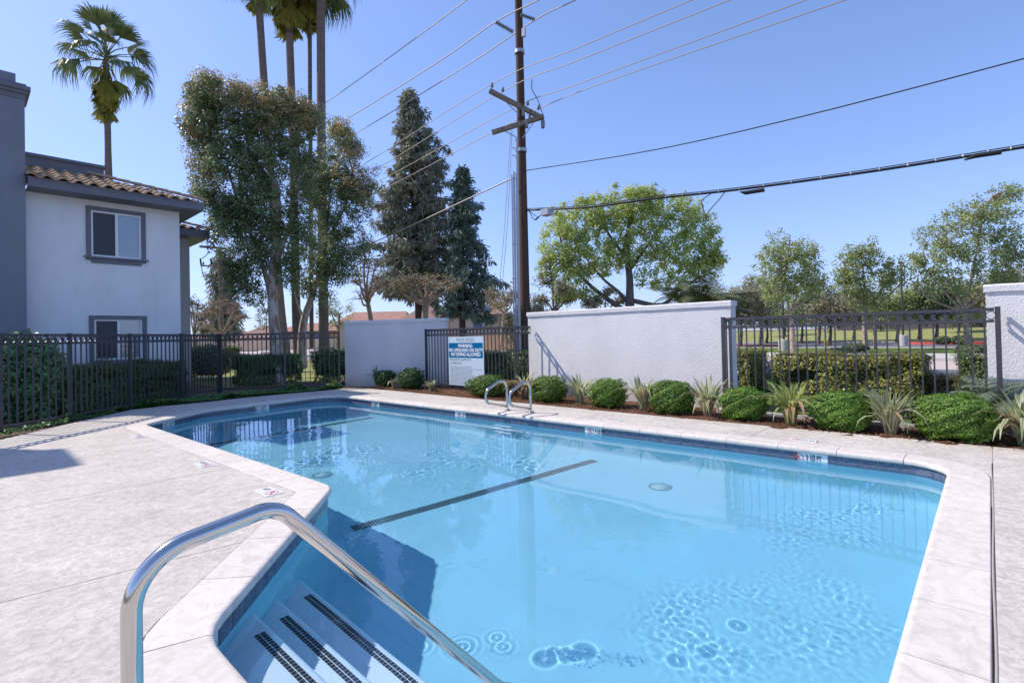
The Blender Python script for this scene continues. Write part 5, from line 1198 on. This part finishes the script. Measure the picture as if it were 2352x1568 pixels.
conifer('shorter dark blue green conifer nearest the utility pole', 38, (1062, 790), (1062, 384), [(.16, 1026, 1136), (.22, 1012, 1150), (.36, 1026, 1142), (.48, 1030, 1126), (.58, 1032, 1108), (.68, 1034, 1098), (.78, 1042, 1094), (.88, 1043, 1087), (.95, 1054, 1074), (1, 1060, 1064)], L_pine2, 2, 150, 32, .40, trunk=.26, sz=.30)
conifer('conifer far behind the distant pole and bare pollard', 46, (512, 795), (505, 590), [(.12, 470, 545), (.4, 462, 548), (.6, 478, 540), (.8, 485, 530), (1, 503, 510)], L_pine, 3, 90, 26, .5, trunk=.3, sz=.4)
# ------------------------------------------------------------------ bare and pollarded trees
def bare(label, depth, trunk_px, tips, seed, r=.18, m=None, name='bare_tree', twn=160, spread=22, group='leafless street trees', leaf=0, fork=None):
    m = m or M_barktan; rng = np.random.default_rng(seed); t = thing(name, label, 'tree', dep(*trunk_px[0], depth), group); limb([dep(x, y, depth) for x, y in trunk_px], r, r * .75, t, m, 10, 'trunk'); f = dep(*trunk_px[-1], depth); org = []
    for x, y in tips:
        z = rng.uniform(-1, 1) * depth * .03; e = dep(x, y, depth + z); mid = (f + e) / 2 + rng.normal(size=3) * .12; limb([f, mid, e], r * .55, r * .2, t, m, 7, 'limb'); org += [e, e * .7 + mid * .3]
    tw = []; mb = MB()
    for k in range(twn):
        o = org[rng.integers(len(org))]; l = spread * depth / F_ * rng.uniform(.4, 1.3); d = unit(rng, 1)[0]; d[2] = abs(d[2]) * .8 - .15; e = o + d * l; mid = (o + e) / 2 + rng.normal(size=3) * l * .12; mb.tube([o, mid, e], [.022 * depth / 25, .014 * depth / 25, .006], 3, caps=False); tw.append(e)
        for _ in range(2): g = mid + (unit(rng, 1)[0]) * l * .45; mb.tube([mid, g], [.011 * depth / 25, .005], 3, caps=False); tw.append(g)
    mb.build('twigs', m, t)['kind'] = 'stuff'
    if leaf:
        P, d = clumps(np.array(tw), .18, leaf, rng); link('foliage', fast_mesh('foliage', leaves(P, d, .11, rng, .6), 4, L_brown), t)['kind'] = 'stuff'
    return t
bare('bare pollarded tree with knobbly limbs in front of the taller conifer', 27, [(978, 800), (976, 735), (978, 700)], [(925, 655), (940, 640), (978, 640), (985, 650), (1010, 660), (1030, 645), (1050, 655), (905, 650)], 1, .22, twn=150, spread=26, leaf=2)
bare('slender leafless tree between dense tree and taller conifer', 26, [(856, 800), (852, 740), (846, 700)], [(820, 615), (815, 645), (838, 580), (850, 600), (868, 640), (862, 610), (828, 680), (880, 655)], 2, .15, twn=170, spread=30)
bare('pale bare pollard in front of the distant conifer', 34, [(508, 812), (510, 770)], [(470, 720), (490, 700), (520, 690), (545, 700), (555, 730), (460, 745), (535, 715)], 3, .16, twn=200, spread=24)
bare('bare brownish tree hard beside the corner of the white house', 36, [(448, 815), (446, 770)], [(440, 720), (455, 700), (465, 735), (435, 690), (470, 760)], 4, .12, m=M_barkgrey, twn=120, spread=24, leaf=3)
bare('leafless thin tree in front of the tan house right of the shorter conifer', 34, [(1150, 800), (1158, 720)], [(1130, 680), (1165, 690), (1180, 675), (1145, 700)], 5, .12, twn=120, spread=26, leaf=5)
bare('leafless tree rising behind the left part of the sunlit wall', 24, [(1270, 790), (1272, 720)], [(1245, 640), (1262, 600), (1290, 660), (1240, 690), (1300, 690)], 6, .10, m=M_barkgrey, twn=150, spread=26, leaf=3)
bare('leafless twiggy tree behind the middle of the sunlit wall', 24, [(1385, 790), (1390, 720)], [(1370, 690), (1400, 670), (1430, 690), (1350, 700)], 7, .08, m=M_barkgrey, twn=120, spread=20, leaf=4)
# ------------------------------------------------------------------ the lime green tree
tree('round_crown_tree', 'broad lime green tree with spreading limbs behind the sunlit wall', 24, 
  [([(1450, 790), (1447, 700), (1446, 640), (1440, 560), (1450, 490)], .25, .09), ([(1445, 720), (1400, 690), (1350, 650), (1300, 590), (1285, 540)], .15, .03), ([(1449, 700), (1420, 670), (1385, 640), (1350, 600)], .12, .03), ([(1450, 690), (1520, 700), (1560, 665), (1600, 640), (1605, 610)], .12, .04), ([(1446, 620), (1490, 560), (1530, 500)], .09, .03), ([(1443, 600), (1400, 540), (1370, 490)], .09, .03)],
  [(1290, 560, 52, 70), (1330, 510, 70, 55), (1400, 480, 80, 48), (1460, 465, 70, 35), (1530, 485, 80, 45), (1590, 530, 60, 50), (1630, 570, 36, 44), (1560, 590, 70, 50), (1460, 560, 90, 60), (1370, 590, 80, 50), (1310, 640, 45, 48), (1600, 620, 30, 30), (1500, 640, 50, 22), (1300, 675, 40, 22), (1262, 610, 26, 40), (1345, 680, 34, 16), (1645, 600, 24, 40), (1570, 650, 40, 26), (1480, 445, 40, 16)],
  L_lime, M_barkgrey, 900, .30, 50, .12, .55, seed=12, twn=190, tr=.022, shell=.3, thick=.9, droop=.2)
# phoenix palm behind the wall
ph = thing('feather_palm', 'arching feather palm showing above the right end of the sunlit wall', 'palm', (*dep(1600, 790, 15.5)[:2], 0), None); rg = random.Random(9); cc = Vector([float(v) for v in dep(1610, 728, 15.5)]) - ph.location
MB().tube([(0, 0, 0), (cc.x, cc.y, cc.z)], .22, 10).build('trunk', M_palmbark, ph, world=False); phm = [feather(2.0, 26, .034, d_, L_phx, ll=.50) for d_ in (.7, 1.1, 1.5)]
for k in range(34):
    o = link('frond', phm[k % 3], ph, cc, world=False); o.rotation_euler = (rg.uniform(-.2, .2), rg.uniform(-.35, .5), k * 2.399963); o.scale = [rg.uniform(.75, 1.0)] * 3
# ------------------------------------------------------------------ street trees on the right
def street_tree(label, depth, trunk, limbs, blobs, seed, lm=L_olive, bark=M_barktan, **k):
    return tree('street_tree', label, depth, [(trunk, .17, .09)] + [(l, .075, .02) for l in limbs], blobs, lm, bark, seed=seed, group='sycamore trees along the far verge', **k)
street_tree('thin-leaved street tree directly right of the sunlit wall', 28, [(1822, 812), (1820, 760), (1815, 715)], [[(1815, 720), (1800, 650), (1785, 590)], [(1816, 720), (1840, 650), (1850, 590)], [(1800, 650), (1812, 570), (1815, 540)], [(1816, 715), (1860, 680), (1880, 640)]],
  [(1800, 575, 55, 45), (1845, 600, 45, 50), (1770, 620, 45, 45), (1830, 650, 55, 40), (1790, 670, 45, 32), (1860, 640, 30, 40)], 21, nclump=330, crad=.32, per=28, leaf=.125, aspect=.6, twn=130, tr=.022, shell=.2)
street_tree('middle street tree with twin pale trunks seen through the right fence', 30, [(1989, 808), (1986, 760), (1983, 715)], [[(1984, 720), (1955, 650), (1935, 600)], [(1984, 718), (1985, 640), (1975, 580)], [(1984, 718), (2030, 660), (2050, 620)], [(2010, 802), (2008, 740), (2014, 700)], [(2012, 705), (2060, 660), (2080, 640)]],
  [(1960, 600, 38, 42), (1990, 585, 35, 35), (1945, 650, 40, 40), (2010, 640, 55, 50), (2060, 630, 35, 35), (1985, 690, 50, 26), (1935, 640, 20, 40)], 22, nclump=330, crad=.32, per=28, leaf=.125, aspect=.6, twn=150, tr=.024, shell=.2)
street_tree('tallest street tree with reddish limbs at the far right', 29, [(2223, 800), (2219, 750), (2214, 715)], [[(2214, 720), (2160, 660), (2120, 610)], [(2214, 715), (2235, 620), (2250, 540)], [(2216, 718), (2180, 640), (2170, 560)], [(2214, 712), (2290, 650), (2330, 600)], [(2250, 540), (2260, 480), (2280, 450)], [(2214, 716), (2140, 690), (2110, 660)]],
  [(2140, 570, 50, 60), (2200, 540, 55, 65), (2240, 490, 45, 50), (2290, 500, 50, 55), (2260, 590, 70, 55), (2330, 570, 40, 60), (2160, 640, 55, 40), (2300, 450, 30, 32), (2240, 650, 90, 30), (2330, 640, 50, 34), (2330, 440, 26, 22), (2105, 600, 20, 30)], 23, nclump=600, crad=.34, per=28, leaf=.13, aspect=.6, twn=240, tr=.026, shell=.15)
# background row, each tree its own thing
BG = [(1700, 700, 60, 45, 0, 40, 'brown sparse tree above the right end of the sunlit wall'), (1745, 680, 50, 45, 0, 44, 'brownish tree behind the first street tree, left'), (1880, 690, 45, 50, 1, 46, 'dark round tree between the first two street trees'), (1905, 715, 50, 36, 0, 42, 'brownish low tree behind the right fence, left part'), (1840, 715, 70, 34, 2, 50, 'dark leafy tree low behind the ring band'),
  (1960, 705, 60, 40, 0, 48, 'brownish tree behind the twin trunks'), (2060, 700, 60, 44, 2, 45, 'dark leafy tree left of the tallest street tree'), (2110, 690, 55, 44, 0, 46, 'sparse tree behind the left limbs of the tallest street tree'), (2150, 690, 50, 50, 1, 44, 'dark tree on the red-kerbed island'), (2200, 700, 60, 44, 2, 52, 'dark leafy tree beyond the island'),
  (2270, 680, 55, 50, 0, 44, 'brownish tree behind the right wall end, left'), (2340, 665, 60, 55, 0, 40, 'brownish tree above the right wall'), (1760, 730, 50, 28, 1, 52, 'low dark tree mass beside the sunlit wall end'), (2020, 728, 60, 24, 1, 60, 'far dark tree behind the twin trunks, right'), (1800, 735, 50, 22, 1, 62, 'far dark tree left of the fence middle'), (2250, 728, 60, 24, 1, 62, 'far dark tree near the right wall'),
  (1180, 745, 30, 40, 0, 36, 'leafy brown shrub tree left of the tall pole'), (1225, 720, 30, 30, 0, 38, 'sparse tree just right of the tall pole')]
for i, (px, py, rx, ry, kind, dd, lab) in enumerate(BG):
    hz_ = 797 - .0219 * (px + 100); by = hz_ + F_ * CAMH / dd
    tree('background_tree', lab, dd, [([(px, by), (px + 3, (by + py) / 2 + 8), (px, py)], .16, .06), ([(px, py + ry * .5), (px - rx * .5, py - ry * .2)], .06, .02), ([(px, py + ry * .5), (px + rx * .5, py - ry * .2)], .06, .02)],
      [(px, py, rx, ry), (px - rx * .5, py + ry * .2, rx * .6, ry * .6), (px + rx * .45, py + ry * .1, rx * .6, ry * .7)], (L_brown, L_dark, L_olive)[kind], M_barkgrey, nclump=int(rx * ry / 13), crad=.6, per=34, leaf=.19, aspect=.55, seed=100 + i, twn=36, tr=.035, shell=.2, group='trees beyond the street and car park')
# light masts, hydrant
def mast(label, px, py, dd):
    b = at(px, py); t = thing('lamp_post', label, 'lamp post', (b[0], b[1], 0), 'car park lamp posts'); MB().lathe([(.30, -.05), (.30, .72), (.27, .76), (0, .76)], (0, 0, 0), 18, False).build('concrete_base', M_walk, t, world=False)
    MB().tube([(0, 0, .7), (0, 0, 6.0)], [.07, .05], 10).build('post', M_black, t, world=False); MB().box(-.5, .5, -.13, .13, 6.0, 6.14).build('lamp_head', M_black, t, world=False)
mast('car park lamp post on concrete base near the sunlit wall end', 1801, 808, 0); mast('car park lamp post on concrete base left of the red island', 2075, 793, 0); mast('far lamp post on the lawn left of centre of the right fence', 1990, 776, 0)
b = at(1898, 801); fh = thing('fire_hydrant', 'small yellow fire hydrant by a dark trunk across the street', 'fire hydrant', (b[0], b[1], 0)); MY = mat('yellow_paint', (.62, .42, .03), .5)
MB().lathe([(.14, 0), (.14, .05), (.10, .06), (.10, .42), (.13, .44), (.13, .48), (.09, .58), (.03, .63), (0, .64)], (0, 0, 0), 14).build('hydrant_body', MY, fh, world=False); MB().tube([(-.2, 0, .36), (.2, 0, .36)], .06, 8).build('nozzle', MY, fh, world=False)
# ------------------------------------------------------------------ far houses
M_tan = mat('tan_stucco', (.50, .33, .22), .9, .1, var=.08); M_tanl = mat('light_tan_stucco', (.62, .46, .33), .9, .1, var=.08); M_rred = mat('red_tile_roof', (.40, .235, .18), .9, .1, var=.25, vscale=1.5, stretch=(1, 1, 6)); M_rbrown = mat('brown_tile_roof', (.30, .20, .16), .9, .1, var=.25, vscale=1.5, stretch=(1, 1, 6)); M_solar = mat('solar_panel', (.03, .04, .07), .2)
M_farglass = mat('far_window_glass', (.12, .17, .24), .15, .8)
def house(label, px0, px1, yeave, yridge, depth, wm_, rm, wins, hip=.25, dpt=9.0, solar=None, gable=None):
    a = dep(px0, 790, depth); b = dep(px1, 790, depth); d = (b - a); d[2] = 0; Lh = np.linalg.norm(d); d /= Lh; n = np.array([-d[1], d[0], 0.]); n = n if n @ fw > 0 else -n
    ze = dep((px0 + px1) / 2, yeave, depth)[2]; zr = dep((px0 + px1) / 2, yridge, depth + dpt / 2)[2]; t = thing('far_house', label, 'house', (a[0], a[1], 0), 'houses beyond the street'); m = MB()
    q = [a, b, b + n * dpt, a + n * dpt]; vs = [(p[0], p[1], z) for z in (-.1, ze) for p in q]; m.add(vs, [(0, 1, 5, 4), (1, 2, 6, 5), (2, 3, 7, 6), (3, 0, 4, 7)]).build('wall', wm_, t)
    o = .5; E_ = [a - d * o - n * o, b + d * o - n * o, b + d * o + n * (dpt + o), a - d * o + n * (dpt + o)]; r1 = a + d * Lh * hip + n * dpt / 2; r2 = b - d * Lh * hip + n * dpt / 2
    vs = [(p[0], p[1], ze) for p in E_] + [(r1[0], r1[1], zr), (r2[0], r2[1], zr)] + [(p[0], p[1], ze - .18) for p in E_]
    MB().add(vs, [(0, 1, 5, 4), (1, 2, 5), (2, 3, 4, 5), (3, 0, 4), (6, 7, 1, 0), (7, 8, 2, 1), (8, 9, 3, 2), (9, 6, 0, 3), (6, 9, 8, 7)]).build('roof', rm, t)
    for (wx0, wx1, wy0, wy1) in wins:
        p0 = dep(wx0, wy1, depth - .08); p1 = dep(wx1, wy0, depth - .08); u = max(.3, (p1 - p0) @ d); s_ = (p0 - a) @ d; z0 = p0[2]; z1 = p1[2]
        c0 = a + d * s_; c1 = a + d * (s_ + u)
        def pan(g, off, nm, mm, par):
            P0 = c0 + d * g - n * off; P1 = c1 - d * g - n * off; P2 = P1 + n * .1; P3 = P0 + n * .1; v = [(p[0], p[1], z) for z in (z0 + g, z1 - g) for p in (P0, P1, P2, P3)]
            return MB().add(v, [(0, 1, 5, 4), (1, 2, 6, 5), (3, 0, 4, 7), (4, 5, 6, 7), (3, 2, 1, 0)]).build(nm, mm, par)
        f = pan(-.07, .05, 'window', M_vinyl, t); pan(0, .07, 'pane', M_farglass, f)
    if solar:
        k0, k1 = solar; P = []
        for f_, g_ in ((k0, .2), (k1, .2), (k1, .8), (k0, .8)):
            e0 = E_[0] + (E_[1] - E_[0]) * f_; rr = r1 + (r2 - r1) * f_; p = e0 * (1 - g_) + rr * g_; P.append((p[0], p[1], (ze * (1 - g_) + zr * g_) + .08))
        MB().add(P + [(p[0], p[1], p[2] - .05) for p in P], [(0, 1, 2, 3), (0, 4, 5, 1)]).build('solar_panel', M_solar, t)
    return t
house('tan house with dark solar panel and one window left of the tall pole', 1035, 1165, 722, 700, 66, M_tanl, M_rbrown, [(1086, 1108, 732, 752)], solar=(.15, .7), hip=.12)
house('tan gabled house behind the bare pollarded tree', 925, 1040, 735, 702, 74, M_tan, M_rbrown, [(960, 975, 745, 758)], hip=.3)
house('long house with red tile roof left of the pollarded tree', 780, 935, 738, 716, 80, M_tanl, M_rred, [(800, 815, 745, 758), (900, 912, 745, 758)], hip=.1)
house('tan house behind the two dense trees', 640, 770, 760, 742, 84, M_tan, M_rred, [(655, 668, 768, 778), (720, 732, 765, 778)], hip=.2)
house('cream house with grey roof beside the distant pole', 540, 640, 775, 748, 80, M_tanl, M_rbrown, [(556, 566, 780, 792), (600, 610, 780, 792)], hip=.35)
house('low pink-roofed house behind the distant pole', 420, 545, 778, 756, 86, M_tan, M_rred, [(480, 492, 784, 793)], hip=.25)
house('brown-roofed house behind the middle of the sunlit wall', 1205, 1330, 735, 712, 70, M_tan, M_rbrown, [(1260, 1272, 742, 752)], hip=.2)
house('red-roofed house behind the right half of the sunlit wall', 1340, 1480, 738, 716, 78, M_tanl, M_rred, [(1400, 1412, 745, 755)], hip=.2)
fw_ = thing('block_wall', 'long low tan wall in front of the far houses', 'wall', (34, 40, 0)); a = at(1060, 803); b = at(1215, 800); MB().obox(dep(1090, 790, 46), dep(1215, 790, 44), .1, -.1, 1.55).build('wall_body', M_tan, fw_)
hedge('far light green hedge across the left street', 15, 16.2, 46, 64, .9, leafmat('far_hedge_leaf', [(.14, .19, .06), (.22, .27, .09)], .6, .3), 16000, .14, 91, lump=.1)
fw2 = thing('block_wall', 'pale low wall in front of the left far houses', 'wall', (30, 80, 0)); MB().obox(dep(420, 795, 70), dep(780, 790, 68), .1, -.1, 1.5).build('wall_body', M_tanl, fw2)
